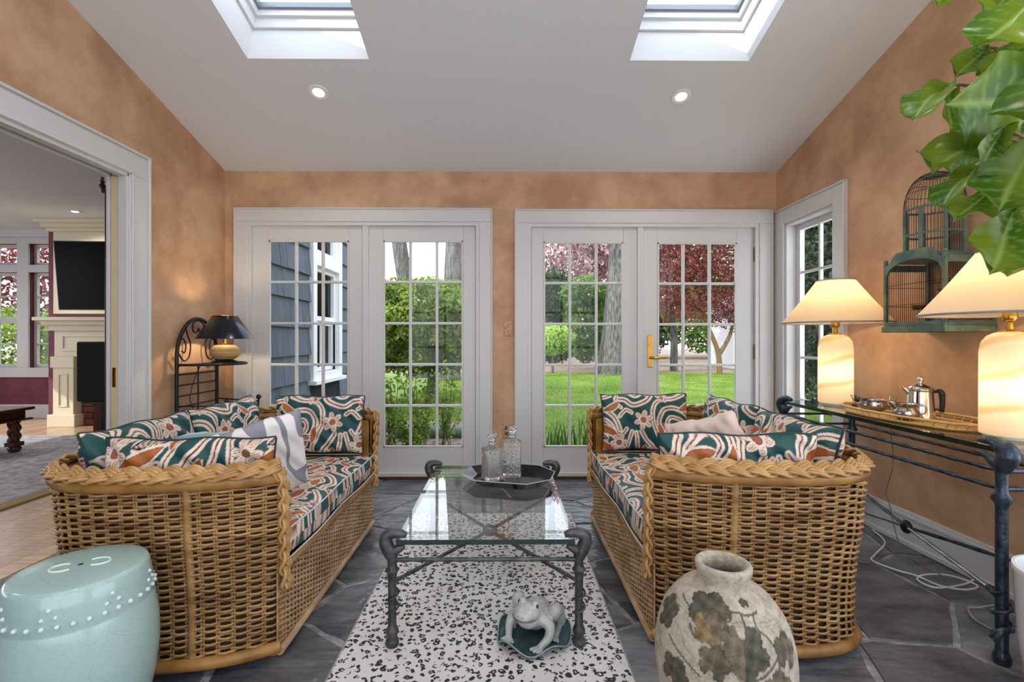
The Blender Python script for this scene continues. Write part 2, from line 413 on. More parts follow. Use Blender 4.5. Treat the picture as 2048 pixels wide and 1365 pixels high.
# ---- french door units
def french(name, cas, jam, leafs, top_c, label, active=None):
    E_ = struct(empty(name, ((bx(cas[0])+bx(cas[1]))/2, YB, 0)), label)
    ox = E_.location.x
    def B(n, x0, x1, y0, y1, z0, z1, par=None, m=K['trim'], bv=.004):
        o = MB().box(x0-ox, x1-ox, y0-YB, y1-YB, z0, z1).build(n, m, par or E_, bevel=bv); return o
    c0, c1, i0, i1 = bx(cas[0]), bx(cas[1]), bx(cas[0]+26), bx(cas[1]-26)
    zt, zi = bz(top_c), bz(top_c+27)
    B('casing', c0, i0, YB-.022, YB, 0, zi); B('casing', i1, c1, YB-.022, YB, 0, zi); B('casing', c0, c1, YB-.022, YB, zi, zt)
    for a_, b_ in ((c0, c0+.012), (c1-.012, c1)): B('casing_bead', a_, b_, YB-.032, YB-.0225, 0, zt)
    B('casing_bead', c0, c1, YB-.032, YB-.0225, zt-.012, zt)
    j0, j1 = i0, i1
    B('jamb', j0-.008, j0+.03, YB-.012, YB+.12, 0, zi+.008, bv=0); B('jamb', j1-.03, j1+.008, YB-.012, YB+.12, 0, zi+.008, bv=0)
    B('jamb', j0+.03, j1-.03, YB-.012, YB+.12, zi-.03, zi+.008, bv=0)
    m0, m1 = bx(jam[0]), bx(jam[1]); B('mullion', m0, m1, YB-.004, YB+.12, 0, zi-.028)
    B('sill', j0, j1, YB-.02, YB+.1, .018, .05)
    for k, (u0, u1, g0, g1, gv0, vtop) in enumerate(leafs):
        y0, y1 = YB+.018, YB+.062; ym = YB+.04
        p0, p1, q0, q1 = bx(u0, y0), bx(u1, y0), bx(g0, y0), bx(g1, y0)
        zt_, z0, gz0, gz1 = bz(vtop, y0), .05, bz(895, y0), bz(gv0, y0)
        L_ = MB()
        for a_, b_, c_, d_ in ((p0, q0, z0, zt_), (q1, p1, z0, zt_), (q0, q1, gz1, zt_), (q0, q1, z0, gz0)):
            L_.box(a_-ox, b_-ox, y0-YB, y1-YB, c_, d_)
        leaf = L_.build('door_leaf', K['trim'], E_, bevel=.003)
        # glazing bead round the glass
        bd = MB()
        for a_, b_, c_, d_ in ((q0, q0+.014, gz0, gz1), (q1-.014, q1, gz0, gz1), (q0, q1, gz0, gz0+.014), (q0, q1, gz1-.014, gz1)):
            bd.box(a_-ox, b_-ox, y0-YB-.004, y0-YB+.012, c_, d_)
        bd.build('glazing_bead', K['trim'], leaf, bevel=.002)
        cw, rh = (q1-q0)/3, (gz1-gz0)/5; mw = .021
        for i in range(1, 3):
            o = MB().box(-mw/2, mw/2, -.016, .016, gz0, gz1).build('muntin', K['trim'], leaf, bevel=.005); o.location = (q0+cw*i-ox, ym-YB, 0)
        for j in range(1, 5):
            o = MB().box(q0-ox, q1-ox, -.014, .014, -mw/2, mw/2).build('muntin', K['trim'], leaf, bevel=.005); o.location = (0, ym-YB, gz0+rh*j)
        pm = MB().box(-cw/2+.004, cw/2-.004, -.002, .002, -rh/2+.004, rh/2-.004).mesh('pane', K['glass'])
        for i in range(3):
            for j in range(5):
                o = link('pane', pm, leaf); o.location = (q0+cw*(i+.5)-ox, ym-YB, gz0+rh*(j+.5))
        if active == k:
            hx = bx(1300, y0)-ox; zc_ = bz(703, y0); yy = y0-YB
            hd = MB().box(hx-.02, hx+.02, yy-.010, yy, zc_-.135, zc_+.135).build('handle_plate', K['brass'], leaf, bevel=.004)
            MB().tube([(hx, yy-.008, zc_-.055), (hx, yy-.05, zc_-.055), (hx+.02, yy-.06, zc_-.055), (hx+.115, yy-.058, zc_-.05)], [.010, .010, .011, .008], 10).build('lever', K['brass'], leaf, 60)
            MB().tube([(hx, yy-.008, zc_+.055), (hx, yy-.022, zc_+.055)], .013, 12).build('lock_cylinder', K['brass'], leaf, 40)
            for vv in (509, 704):
                zz = bz(vv, y0); MB().tube([(p1-ox+.004, yy-.008, zz-.06), (p1-ox+.004, yy-.008, zz+.06)], .009, 10).build('hinge', K['brass_dark'], leaf, 40)
    return E_
french('door_1', (471, 985), (725, 737), [(505, 725, 537.3, 698, 482, 452), (737, 951, 766.7, 926.5, 482, 452)], 418,
       'white french doors with gridded panes looking onto the blue shingled wing')
french('door_2', (1029, 1543), (1275, 1287), [(1063, 1275, 1087, 1246.5, 484, 452), (1287, 1507, 1315, 1473.7, 485, 455)], 420,
       'white french doors with brass lever handle looking onto the lawn', active=1)

# ---- right hand window (near the back corner) and an unseen side window added for daylight
def side_window(name, y0, y1, z0, z1, cols, rows, cas, label, split=None):
    E_ = struct(empty(name, (XR, (y0+y1)/2, 0)), label); oy = E_.location.y
    def B(n, x0, x1, a, b_, c, d, par=None, m=K['trim'], bv=.004): return MB().box(x0-XR, x1-XR, a-oy, b_-oy, c, d).build(n, m, par or E_, bevel=bv)
    w = cas
    ye = min(y1+w, YB-.002)
    B('casing', XR-.022, XR, y0-w, y0, z0-w, z1+w); B('casing', XR-.022, XR, y1, ye, z0-w, z1+w)
    B('casing', XR-.022, XR, y0, y1, z1, z1+w); B('casing', XR-.022, XR, y0, y1, z0-w, z0)
    B('casing_bead', XR-.034, XR-.0225, y0-w, ye, z1+w-.013, z1+w); B('casing_bead', XR-.034, XR-.0225, y0-w, y0-w+.013, z0-w, z1+w-.0131)
    jx0, jx1 = XR-.004, XR+WT
    B('jamb', jx0, jx1, y0-.003, y0+.02, z0, z1); B('jamb', jx0, jx1, y1-.02, y1+.003, z0, z1); B('jamb', jx0, jx1, y0, y1, z1-.02, z1+.003); B('jamb', jx0, jx1, y0, y1, z0-.003, z0+.02)
    sx0, sx1 = XR+.075, XR+.115; s = .045; a, b_, c, d = y0+.02, y1-.02, z0+.02, z1-.02
    S = MB()
    for p in ((a, a+s, c, d), (b_-s, b_, c, d), (a+s, b_-s, c, c+s+.02), (a+s, b_-s, d-s, d)):
        S.box(sx0-XR, sx1-XR, p[0]-oy, p[1]-oy, p[2], p[3])
    sash = S.build('sash', K['trim'], E_, bevel=.003); a += s; b_ -= s; c += s+.02; d -= s
    cw, rh = (b_-a)/cols, (d-c)/rows; xm = (sx0+sx1)/2-XR
    for i in range(1, cols): B('muntin', XR+xm-.014, XR+xm+.014, a+cw*i-.010, a+cw*i+.010, c, d, sash)
    for j in range(1, rows): B('muntin', XR+xm-.013, XR+xm+.013, a, b_, c+rh*j-.010, c+rh*j+.010, sash)
    pm = MB().box(-.002, .002, -cw/2+.003, cw/2-.003, -rh/2+.003, rh/2-.003).mesh('pane', K['glass'])
    for i in range(cols):
        for j in range(rows):
            o = link('pane', pm, sash); o.location = (xm, a+cw*(i+.5)-oy, c+rh*(j+.5))
    return E_
side_window('window_1', RW[0], RW[1], RW[2], RW[3], 2, 5, .125, 'narrow white casement window behind the far table lamp')
side_window('window_2', RB[0], RB[1], RB[2], RB[3], 5, 4, .10, 'unseen wide gridded window added in the side wall for daylight')

# ---- baseboards
def basebd(name, p0, p1, nrm):
    p0, p1, nrm = Vector(p0), Vector(p1), Vector(nrm)
    e = MB()
    for (t, z0, z1) in ((.016, 0, .155), (.024, .155, .172), (.012, .172, .19), (.028, 0, .025)):
        q = [p0, p1, p1+nrm*t, p0+nrm*t]
        e.hexa([Vector((p.x, p.y, z0)) for p in q]+[Vector((p.x, p.y, z1)) for p in q])
    return struct(e.build(name, K['trim'], bevel=.002))
basebd('baseboard_right', (XR, 3.07, 0), (XR, YR, 0), (-1, 0, 0))
basebd('baseboard_left', (XL, 3.05, 0), (XL, YB, 0), (1, 0, 0))
basebd('baseboard_back', (bx(985), YB, 0), (bx(1029), YB, 0), (0, -1, 0))

# ---- cased opening to the next room, with its pocket door
op = struct(empty('trim_2', (XL, 1.3, 0)), 'wide white cased opening in the orange wall with pocket door')
def OB(n, x0, x1, y0, y1, z0, z1, m=K['trim'], bv=.004): return MB().box(x0-XL, x1-XL, y0-1.3, y1-1.3, z0, z1).build(n, m, op, bevel=bv)
cw = .138
OB('casing', XL, XL+.020, OPY1, OPY1+cw, 0, OPZ); OB('casing', XL, XL+.020, OPY0-cw, OPY1+cw, OPZ, OPZ+cw)
OB('casing_bead', XL, XL+.034, OPY1+cw, OPY1+cw+.016, 0, OPZ+cw+.016); OB('casing_bead', XL, XL+.034, OPY0-cw, OPY1+cw-.0001, OPZ+cw, OPZ+cw+.016)
OB('casing_bead', XL+.02, XL+.030, OPY1+.004, OPY1+.022, 0, OPZ+.004); OB('casing_bead', XL+.02, XL+.030, OPY0, OPY1+.022, OPZ+.0041, OPZ+.022)
OB('jamb', XL-.045, XL+.012, OPY1-.018, OPY1+.002, 0, OPZ); OB('jamb', XL-WT-.004, XL-.095, OPY1-.018, OPY1+.002, 0, OPZ)
OB('jamb', XL-.045, XL+.012, OPY0, OPY1, OPZ-.02, OPZ+.002); OB('jamb', XL-WT-.004, XL-.095, OPY0, OPY1, OPZ-.02, OPZ+.002)
OB('casing', XL-WT-.010, XL-WT, OPY1+.004, OPY1+cw, 0, OPZ+cw)
d3 = struct(empty('door_3', (XL-.07, OPY1, 0)), 'white pocket door edge with small brass pull')
MB().box(-.021, .021, -.012, .0005, .01, OPZ-.02).build('door_edge', mat('cream_paint', srgb(214, 196, 160), .5), d3)
MB().box(-.011, .011, -.0145, -.0122, .86, .98).build('pull_plate', K['brass'], d3, bevel=.003)
MB().box(-.005, .005, -.0165, -.0147, .885, .955).build('pull_slot', K['brass_dark'], d3)

# ---- recessed ceiling lights (two in view, the others unseen, added to brighten the room)
K['bulb'] = emis('downlight_glow', (1, .93, .82), 12)
K['chrome'] = mat('can_ring', (.8, .8, .8), .3)
def downlight(x, y, z, tilt, label, power, size=.062):
    e = empty('recessed_light', (x, y, z)); tag(e, label, 'ceiling light', 'recessed ceiling lights')
    e.rotation_euler = (tilt, 0, 0)
    MB().lathe([(.036, -.004), (size, -.006), (size+.004, -.001), (size, .0)], 28).build('trim_ring', K['chrome'], e, 40)
    MB().lathe([(.001, -.0075), (.034, -.0065), (.036, -.0042)], 24).build('lens', K['bulb'], e, 40)
    l = bpy.data.lights.new('downlight', 'SPOT'); l.energy = power; l.color = (1, .94, .86); l.spot_size = 2.6; l.spot_blend = .9; l.shadow_soft_size = .05
    o = bpy.data.objects.new('downlight_lamp', l); COL.objects.link(o); o.parent = e; o.location = (0, 0, -.03); o.rotation_euler = (-tilt, 0, 0)
    return e
TL = math.atan(-.287)
DLP = 20
downlight(-1.22, 3.095, zc(3.095)-.001, TL, 'recessed ceiling light below the skylight over the iron stand side', DLP)
downlight(1.174, 3.116, zc(3.116)-.001, TL, 'recessed ceiling light below the skylight on the birdcage side', DLP)
for x, y in ((-1.2, .95), (1.17, .95), (0, -.3), (-1.2, -1.1), (1.17, -1.1)):
    downlight(x, y, zc(y)-.001, TL, 'unseen recessed light added in the slope to brighten the room', DLP*1.4)
# ================================================================== THE NEXT ROOM (through the opening)
PX0, PX1, PY1, PZ = -8.6, XL-WT, 6.97, 2.76
K['burgundy'] = mat('burgundy_paint', srgb(98, 42, 58), .6, col2=srgb(120, 58, 72), nscale=5)
K['cream'] = mat('mantel_paint', srgb(226, 216, 192), .45)
K['oak'] = mat('oak_floor', srgb(172, 138, 106), .22, col2=srgb(206, 174, 140), nscale=3, stretch=(.8, 14, 1), rnd=.12, spec=.6)
K['oak_gap'] = mat('oak_gap', srgb(70, 48, 30), .8)
wf = struct(MB().box(PX0, PX1, YR, PY1, -.10, -.016).build('floor_parlor', K['oak_gap']))
rs = random.Random(5); pw = .118
row = 0; x = PX1-.001
while x > PX0 and row < 55:
    y = YR+rs.uniform(0, 1.4)-1.4
    while y < PY1:
        l = rs.uniform(1.1, 2.1); y0, y1 = max(y, YR), min(y+l, PY1)
        vis = (y1 > .6) and (abs(x) < 1.16*y1+.1)
        if y1-y0 > .05 and vis:
            MB().box(x-pw+.002, x, y0+.001, y1-.001, -.0155, -.001).build('plank', K['oak'], wf)
        y += l
    x -= pw; row += 1
struct(MB().box(PX0, PX1, YR, PY1+.15, PZ, PZ+.12).build('ceiling_parlor', K['ceil']))
wb = struct(empty('wall_parlor', (-6.5, PY1, 0)), 'burgundy wall with tall white windows in the next room')
def WB(n, x0, x1, y0, y1, z0, z1, m, par=None, bv=.004): return MB().box(x0+6.5, x1+6.5, y0-PY1, y1-PY1, z0, z1).build(n, m, par or wb, bevel=bv)
# window openings in the parlor back wall
WN = [(-8.18, -7.15), (-6.98, -6.30)]; WZ = (.74, 2.14, 2.25, 2.56)
b = MB(); o6 = 6.5
xsx = [PX0, WN[0][0], WN[0][1], WN[1][0], WN[1][1], PX1]
for i in range(5):
    inside = i in (1, 3)
    zz = [(0, WZ[0]), (WZ[1], WZ[2]), (WZ[3], PZ)] if inside else [(0, PZ)]
    for z0, z1 in zz: b.box(xsx[i]+o6, xsx[i+1]+o6, 0, .15, z0, z1)
b.build('wall_panel', K['burgundy'], wb)
WB('baseboard', PX0, -6.15, PY1-.02, PY1, 0, .2, K['trim']); WB('apron', PX0, -6.15, PY1-.03, PY1, .60, .74, K['trim'])
WB('crown', PX0, PX1, PY1-.09, PY1, PZ-.11, PZ-.0005, K['trim'])
for x0, x1 in ((PX0, -8.18), (-7.15, -6.98), (-6.30, -6.10)): WB('casing', x0, x1, PY1-.025, PY1, .7401, PZ-.1101, K['trim'])
for x0, x1 in WN:
    WB('casing', x0, x1, PY1-.0249, PY1, WZ[1], WZ[2], K['trim']); WB('casing', x0, x1, PY1-.0249, PY1, WZ[3], PZ-.1102, K['trim'])
n = 8
for x0, x1 in WN:
    w = struct(empty('window_%d' % n, ((x0+x1)/2, PY1+.08, 0)), 'double hung window with transom beside the fireplace' if n == 9 else 'double hung window with transom at the picture edge'); n += 1
    xm = (x0+x1)/2; hw = (x1-x0)/2
    for (z0, z1, c, r) in ((WZ[0], 1.44, 3, 2), (1.44, WZ[1], 3, 2), (WZ[2], WZ[3], 3, 1)):
        s = .045; f = MB()
        f.box(-hw, -hw+s, -.02, .02, z0, z1).box(hw-s, hw, -.02, .02, z0, z1).box(-hw+s, hw-s, -.02, .02, z0, z0+s).box(-hw+s, hw-s, -.02, .02, z1-s, z1)
        sash = f.build('sash', K['trim'], w)
        iw, ih = 2*(hw-s)/c, (z1-z0-2*s)/r
        for i in range(1, c): MB().box(-hw+s+iw*i-.01, -hw+s+iw*i+.01, -.012, .012, z0+s, z1-s).build('muntin', K['trim'], sash)
        for j in range(1, r): MB().box(-hw+s, hw-s, -.011, .011, z0+s+ih*j-.01, z0+s+ih*j+.01).build('muntin', K['trim'], sash)
        for i in range(c):
            for j in range(r):
                MB().box(-hw+s+iw*i+.002, -hw+s+iw*(i+1)-.002, -.002, .002, z0+s+ih*j+.002, z0+s+ih*(j+1)-.002).build('pane', K['glass'], sash)
# unseen shell of that room, with a large opening added to let daylight in
wall_x('wall_parlor_side', PX0-.15, PX0, YR, PY1, [(0.5, 5.8, .6, 2.3)], K['burgundy'], top=lambda y: PZ)
struct(MB().box(PX0-.15, PX1, YR-.14, YR, 0, PZ+.1).build('wall_parlor_rear', K['burgundy']))

# chimney breast, mantel, firebox
BY = 6.42
fp = empty('fireplace', (-5.2, BY, 0)); tag(fp, 'cream panelled fireplace mantel on a burgundy chimney breast in the next room', 'fireplace')
def FB(n, x0, x1, y0, y1, z0, z1, m=K['cream'], par=None, bv=.005): return MB().box(x0+5.2, x1+5.2, y0-BY, y1-BY, z0, z1).build(n, m, par or fp, bevel=bv)
FX0 = -5.99
FB('breast_body', -6.18, -3.6, BY, PY1-.1, 0, PZ-.001, K['burgundy'], bv=0)
FB('cornice', FX0-.24, -3.6, BY-.17, BY-.0, PZ-.05, PZ-.002); FB('cornice', FX0-.20, -3.6, BY-.11, BY-.001, PZ-.10, PZ-.0501); FB('cornice', FX0-.17, -3.6, BY-.06, BY-.002, PZ-.15, PZ-.1001)
FB('overmantel_panel', FX0-.10, -3.6, BY-.03, BY-.0005, 1.50, PZ-.151)
FB('shelf', FX0-.12, -3.6, BY-.30, BY-.0005, 1.40, 1.445); FB('shelf_molding', FX0-.08, -3.6, BY-.22, BY-.0006, 1.34, 1.3995); FB('shelf_molding', FX0-.04, -3.6, BY-.16, BY-.0007, 1.27, 1.3395)
fr = FB('frieze', FX0, -3.6, BY-.12, BY-.0008, .93, 1.2695)
FB('frieze_panel', FX0+.10, -4.45, BY-.135, BY-.1205, 1.00, 1.04, par=fr); FB('frieze_panel', FX0+.10, -4.45, BY-.135, BY-.1205, 1.19, 1.23, par=fr); FB('frieze_panel', FX0+.10, FX0+.13, BY-.135, BY-.1205, 1.0401, 1.1899, par=fr)
pl = FB('pilaster', FX0+.02, FX0+.29, BY-.16, BY-.001, .16, .78)
FB('capital', FX0-.0, FX0+.31, BY-.18, BY-.001, .78, .9299)
FB('plinth', FX0-.03, FX0+.33, BY-.19, BY-.001, 0.0, .1599)
FB('pilaster_panel', FX0+.09, FX0+.11, BY-.172, BY-.1605, .26, .70, par=pl); FB('pilaster_panel', FX0+.20, FX0+.22, BY-.172, BY-.1605, .26, .70, par=pl)
FB('pilaster_panel', FX0+.1101, FX0+.1999, BY-.172, BY-.1605, .68, .70, par=pl); FB('pilaster_panel', FX0+.1101, FX0+.1999, BY-.172, BY-.1605, .26, .28, par=pl)
K['brick'] = mat('firebox_brick', srgb(120, 70, 52), .9, rnd=.3, col2=srgb(90, 50, 40), nscale=12)
K['mortar'] = mat('mortar', srgb(70, 50, 42), .95)
fbk = FB('firebox_surround', FX0+.31, -4.2, BY-.05, BY-.0009, 0, .9299, K['mortar'], bv=0)
for j in range(11):
    for i in range(7):
        x0 = FX0+.342+i*.215-(j % 2)*.10
        if x0 < FX0+.341: x0 = FX0+.3415
        MB().box(x0+5.2, x0+.2+5.2, -.064, -.0505, .012+j*.083, .012+j*.083+.071).build('brick', K['brick'], fbk)

tv = empty('television', (-5.42, 6.0, 0)); tag(tv, 'black flat television tilted forward on the chimney breast', 'television')
K['screen'] = mat('tv_screen', (.004, .004, .005), .25, spec=.06); K['tvbody'] = mat('tv_body', (.012, .012, .013), .4)
tb = MB().box(-.72, .72, -.0, .05, -.435, .435).build('bezel', K['tvbody'], tv, bevel=.006)
ts = MB().box(-.705, .705, -.004, -.0005, -.42, .42).build('screen', K['screen'], tv)
ta = MB().box(-.08, .08, .051, .355, -.06, .06).build('mount_arm', K['tvbody'], tv)
tv.location = (-4.93, 6.0, 1.96); tv.rotation_euler = (math.radians(5), 0, math.radians(3))
ta.scale.y = .93

sp = empty('speaker_stand', (-4.45, 5.25, 0)); tag(sp, 'dark wood speaker stand on the parlor rug by the doorway', 'stand')
K['darkwood'] = mat('mahogany', srgb(66, 28, 18), .35, col2=srgb(92, 42, 26), nscale=4, stretch=(8, 8, .6))
MB().box(-.07, .02, -.05, .05, .03, .455).build('column', K['darkwood'], sp, bevel=.003)
MB().box(.021, .16, -.05, .05, .03, .455).build('cable_panel', K['tvbody'], sp)
MB().box(-.15, .19, -.15, .15, .0, .03).build('base', K['tvbody'], sp, bevel=.005)
MB().box(-.13, .19, -.13, .13, .455, .475).build('top_plate', K['tvbody'], sp)
spk = empty('loudspeaker', (-4.45, 5.25, .4755)); tag(spk, 'tall black box loudspeaker on a wooden stand by the doorway', 'speaker')
MB().box(-.19, .19, -.11, .17, 0, .655).build('cabinet', K['tvbody'], spk, bevel=.006)
MB().box(-.18, .18, -.128, -.1105, .01, .645).build('grille', mat('grille_cloth', (.006, .006, .006), .95), spk, bevel=.006)

tc_ = empty('tall_cabinet', (-2.66, 3.32, 0)); tag(tc_, 'sliver of a tall carved dark wood cabinet behind the doorway', 'cabinet')
MB().box(-.12, .30, -.1, .35, 0, 2.45).build('body', mat('near_black_wood', srgb(40, 20, 16), .4), tc_, bevel=.004)
MB().box(-.135, .30, -.12, .35, 2.451, 2.49).build('cornice', K['darkwood'], tc_, bevel=.006)
for z_, r_ in ((2.512, .025), (2.55, .018), (2.58, .012)):
    MB().sphere((-.13, -.11, z_), r_).build('finial', K['darkwood'], tc_, 60)
tc_.location = (-3.43, 4.30, 0)

K['rug_blue'] = mat('oriental_rug', srgb(176, 174, 176), .95, col2=srgb(136, 138, 148), nscale=13, ndetail=6, ncon=(.4, .6), bump=(200, .3))
K['rug_tan'] = mat('rug_binding', srgb(150, 128, 92), .95)
rg = empty('oriental_rug', (-5.0, 4.2, 0)); tag(rg, 'pale blue grey oriental rug with tan border in the next room', 'rug')
MB().box(-1.35, 1.50, -2.4, 1.45, .0, .012).build('field', K['rug_blue'], rg)
MB().box(1.5003, 1.62, -2.4, 1.45, .0, .012).build('border', K['rug_tan'], rg)
ct = empty('carved_table', tuple(at(-32, 917, z=0.0))); tag(ct, 'dark carved wood table with twisted leg at the doorway edge', 'table')
ct.location.z = .013
MB().box(-.75, .20, -.30, .30, .42, .45).build('top', K['darkwood'], ct, bevel=.008)
MB().box(-.7, .14, -.26, .26, .34, .4195).build('apron', K['darkwood'], ct, bevel=.006)
MB().box(-.73, .19, -.29, .29, .32, .3395).build('lower_molding', K['darkwood'], ct, bevel=.006)
for sx in (.085, -.65):
    for sy in (-.2, .2):
        L_ = MB().lathe([(.045, .10+.22*i/24) for i in range(25)], 16, (sx, sy, 0), mod=lambda a, z: 1+.22*math.sin(3*a+z*75)).lathe([(.03, 0), (.05, .015), (.055, .04), (.04, .06)], 16, (sx, sy, 0)).box(sx-.05, sx+.05, sy-.05, sy+.05, .06, .1)
        L_.build('leg', K['darkwood'], ct, 50)
e = downlight(*at(150, 423, z=PZ)-Vector((0, 0, .001)), 0, 'small recessed ceiling light in the next room', 60, .07)
for x, y in ((-4.2, 2.2), (-6.4, 2.6), (-6.2, 4.6)):  # unseen downlights added to brighten the next room
    downlight(x, y, PZ-.001, 0, 'unseen recessed light added to brighten the next room', 60, .07)

# ================================================================== OUTSIDE
XW = -2.10
K['shingle'] = mat('blue_shingle', srgb(84, 92, 102), .8, col2=srgb(104, 112, 120), nscale=5, stretch=(1, 9, .8), rnd=.13, bump=(14, .5))
K['shingle_gap'] = mat('shingle_gap', srgb(38, 44, 52), .9)
K['ext_white'] = mat('exterior_white', (.86, .87, .86), .45)
ww = (5.12, 6.02)    # window trim of the wing
wg = wall_x('wall_wing', -2.30, XW-.03, YB+.15, 8.2, [(ww[0]+.10, ww[1]-.10, .78, 1.98), (ww[0]+.10, ww[1]-.10, 2.13, 2.75)], K['shingle_gap'], top=lambda y: 3.4)
tag(wg, 'blue grey shingled wall of the house wing outside the french doors')
rs = random.Random(3); ex = .285
for j in range(-1, 12):
    z0 = .14+j*ex; y = YB+.16-rs.uniform(0, .2)
    while y < 7.6:
        w = rs.choice((.14, .2, .26, .32)); a, b_ = max(y, YB+.155), y+w-.004
        y += w
        for p, q in ([(a, min(b_, ww[0]-.002)), (max(a, ww[1]+.002), b_)] if z0+ex > .62 and z0 < 3.0 else [(a, b_)]):
            if q-p < .03: continue
            t = rs.uniform(0, .004); zl = z0-rs.uniform(0, .006)
            MB().hexa([(XW-.029, p, zl), (XW+.004+t, p, zl), (XW+.004+t, q, zl), (XW-.029, q, zl), (XW-.029, p, z0+ex), (XW-.022, p, z0+ex), (XW-.022, q, z0+ex), (XW-.029, q, z0+ex)]).build('shingle', K['shingle'], wg)
ew = struct(empty('window_3', (XW, (ww[0]+ww[1])/2, 0)), 'white trimmed sash window in the blue shingled wing')
oy = ew.location.y
def EB(n, x0, x1, y0, y1, z0, z1, m=K['ext_white'], par=None, bv=.004): return MB().box(x0, x1, y0-oy, y1-oy, z0, z1).build(n, m, par or ew, bevel=bv)
EB('casing', -.029, .03, ww[0], ww[0]+.10, .70, 2.9); EB('casing', -.029, .03, ww[1]-.10, ww[1], .70, 2.9)
EB('casing', -.029, .03, ww[0]+.1001, ww[1]-.1001, 1.98, 2.13); EB('sill', -.029, .075, ww[0]-.03, ww[1]+.03, .655, .70)
EB('casing', -.029, .03, ww[0]+.1001, ww[1]-.1001, .7001, .78)
K['dark_in'] = mat('dim_interior', srgb(60, 60, 58), .8)
for z0, z1, dx in ((.78, 1.37, -.075), (1.37, 1.98, -.045), (2.13, 2.75, -.05)):
    s = .05; f = MB(); y0, y1 = ww[0]+.10-oy, ww[1]-.10-oy
    f.box(dx-.02, dx+.02, y0, y0+s, z0, z1).box(dx-.02, dx+.02, y1-s, y1, z0, z1).box(dx-.02, dx+.02, y0+s, y1-s, z0, z0+s).box(dx-.02, dx+.02, y0+s, y1-s, z1-s, z1)
    sh = f.build('sash', K['ext_white'], ew)
    EB('muntin', dx-.01, dx+.01, oy-.011, oy+.011, z0+s, z1-s, par=sh)
    for a_, b_ in ((y0+s, -.012), (.012, y1-s)): MB().box(dx-.002, dx+.002, a_, b_, z0+s+.001, z1-s-.001).build('pane', K['glass'], sh)
# ground
K['lawn'] = mat('lawn_turf', srgb(84, 112, 40), .95, col2=srgb(128, 148, 62), nscale=.55, ndetail=9, ncon=(.35, .7), bump=(40, .7), bumpdist=.03)
K['mulch'] = mat('mulch_bed', srgb(112, 92, 76), .95, col2=srgb(160, 142, 122), nscale=14, bump=(40, .8), bumpdist=.03)
struct(MB().box(-40, 45, 6.9, 17.0, -.3, -.05).build('ground_lawn', K['lawn']), 'mown green lawn beyond the french doors')
struct(MB().box(-40, .45, YB+.15, 6.9, -.3, -.048).build('ground_mulch', K['mulch']), 'dark mulch planting bed below the french doors')
struct(MB().box(.45, 45, YB+.15, 6.9, -.3, -.0505).build('ground_turf', K['lawn']), 'near strip of lawn outside the brass handled door')
struct(MB().box(-60, 70, 17.0, 60, -.3, -.046).build('ground_bed', K['mulch']), 'brown leaf litter bed under the trees')
# grass blades on the lawn that is in view
def blades(n, x0, x1, y0, y1, h, name, m, label):
    r = np.random.RandomState(4); px = r.uniform(x0, x1, n); py = r.uniform(y0, y1, n); a = r.uniform(0, 2*PI, n); hh = h*r.uniform(.5, 1.2, n); w = .006
    V = np.zeros((n, 3, 3)); dx, dy = np.cos(a)*w, np.sin(a)*w; lean = r.uniform(-.04, .04, (n, 2))
    V[:, 0] = np.stack([px-dx, py-dy, np.full(n, -.052)], 1); V[:, 1] = np.stack([px+dx, py+dy, np.full(n, -.052)], 1)
    V[:, 2] = np.stack([px+lean[:, 0], py+lean[:, 1], -.05+hh], 1)
    o = link(name, fast_mesh(name, V.reshape(-1, 3), np.arange(3*n).reshape(-1, 3), m)); return tag(o, label, 'grass', kind='stuff')
def leafmat(name, c1, c2, nscale=1.2, transl=.35): return mat(name, c1, .6, col2=c2, nscale=nscale, ndetail=3, ncon=(.35, .68), transl=transl, spec=.25)
K['blade'] = leafmat('grass_blade', srgb(104, 138, 48), srgb(158, 180, 80))
blades(90000, .5, 8.8, 5.35, 17, .036, 'grass', K['blade'], 'short green grass blades across the lawn')
blades(32000, -2.05, .44, 6.92, 17, .036, 'grass', K['blade'], 'short green grass blades behind the leafy shrub bed')

def cloud(name, blobs, nleaf, size, seed, up=.3, hollow=.55):
    """leaf cards scattered through ellipsoid blobs -> V,F arrays"""
    r = np.random.RandomState(seed); Vs = []; tot = sum(b[3]*b[4]*b[5] for b in blobs)
    for (cx, cy, cz, rx, ry, rz) in blobs:
        n = int(nleaf*rx*ry*rz/tot); d = r.normal(size=(n, 3)); d /= np.linalg.norm(d, axis=1)[:, None]
        rad = (hollow+(1-hollow)*r.rand(n)**.6)*(1+.12*np.sin(d[:, 0]*7+d[:, 2]*9+cx*3)*np.cos(d[:, 1]*8))
        c = np.array([cx, cy, cz])+d*rad[:, None]*np.array([rx, ry, rz])
        t = r.normal(size=(n, 3)); t[:, 2] -= up; t /= np.linalg.norm(t, axis=1)[:, None]
        nn_ = d+r.normal(size=(n, 3))*.7; s = np.cross(t, nn_); s /= np.linalg.norm(s, axis=1)[:, None]+1e-9
        L = size*r.uniform(.6, 1.3, n)[:, None]
        nrm = np.cross(s, t)
        Vs.append(np.stack([c-t*L*.5, c+s*L*.24+nrm*L*.05, c+t*L*.5-nrm*L*.06, c-s*L*.24+nrm*L*.05], 1))
    V = np.concatenate(Vs).reshape(-1, 3); return V, np.arange(len(V)).reshape(-1, 4)
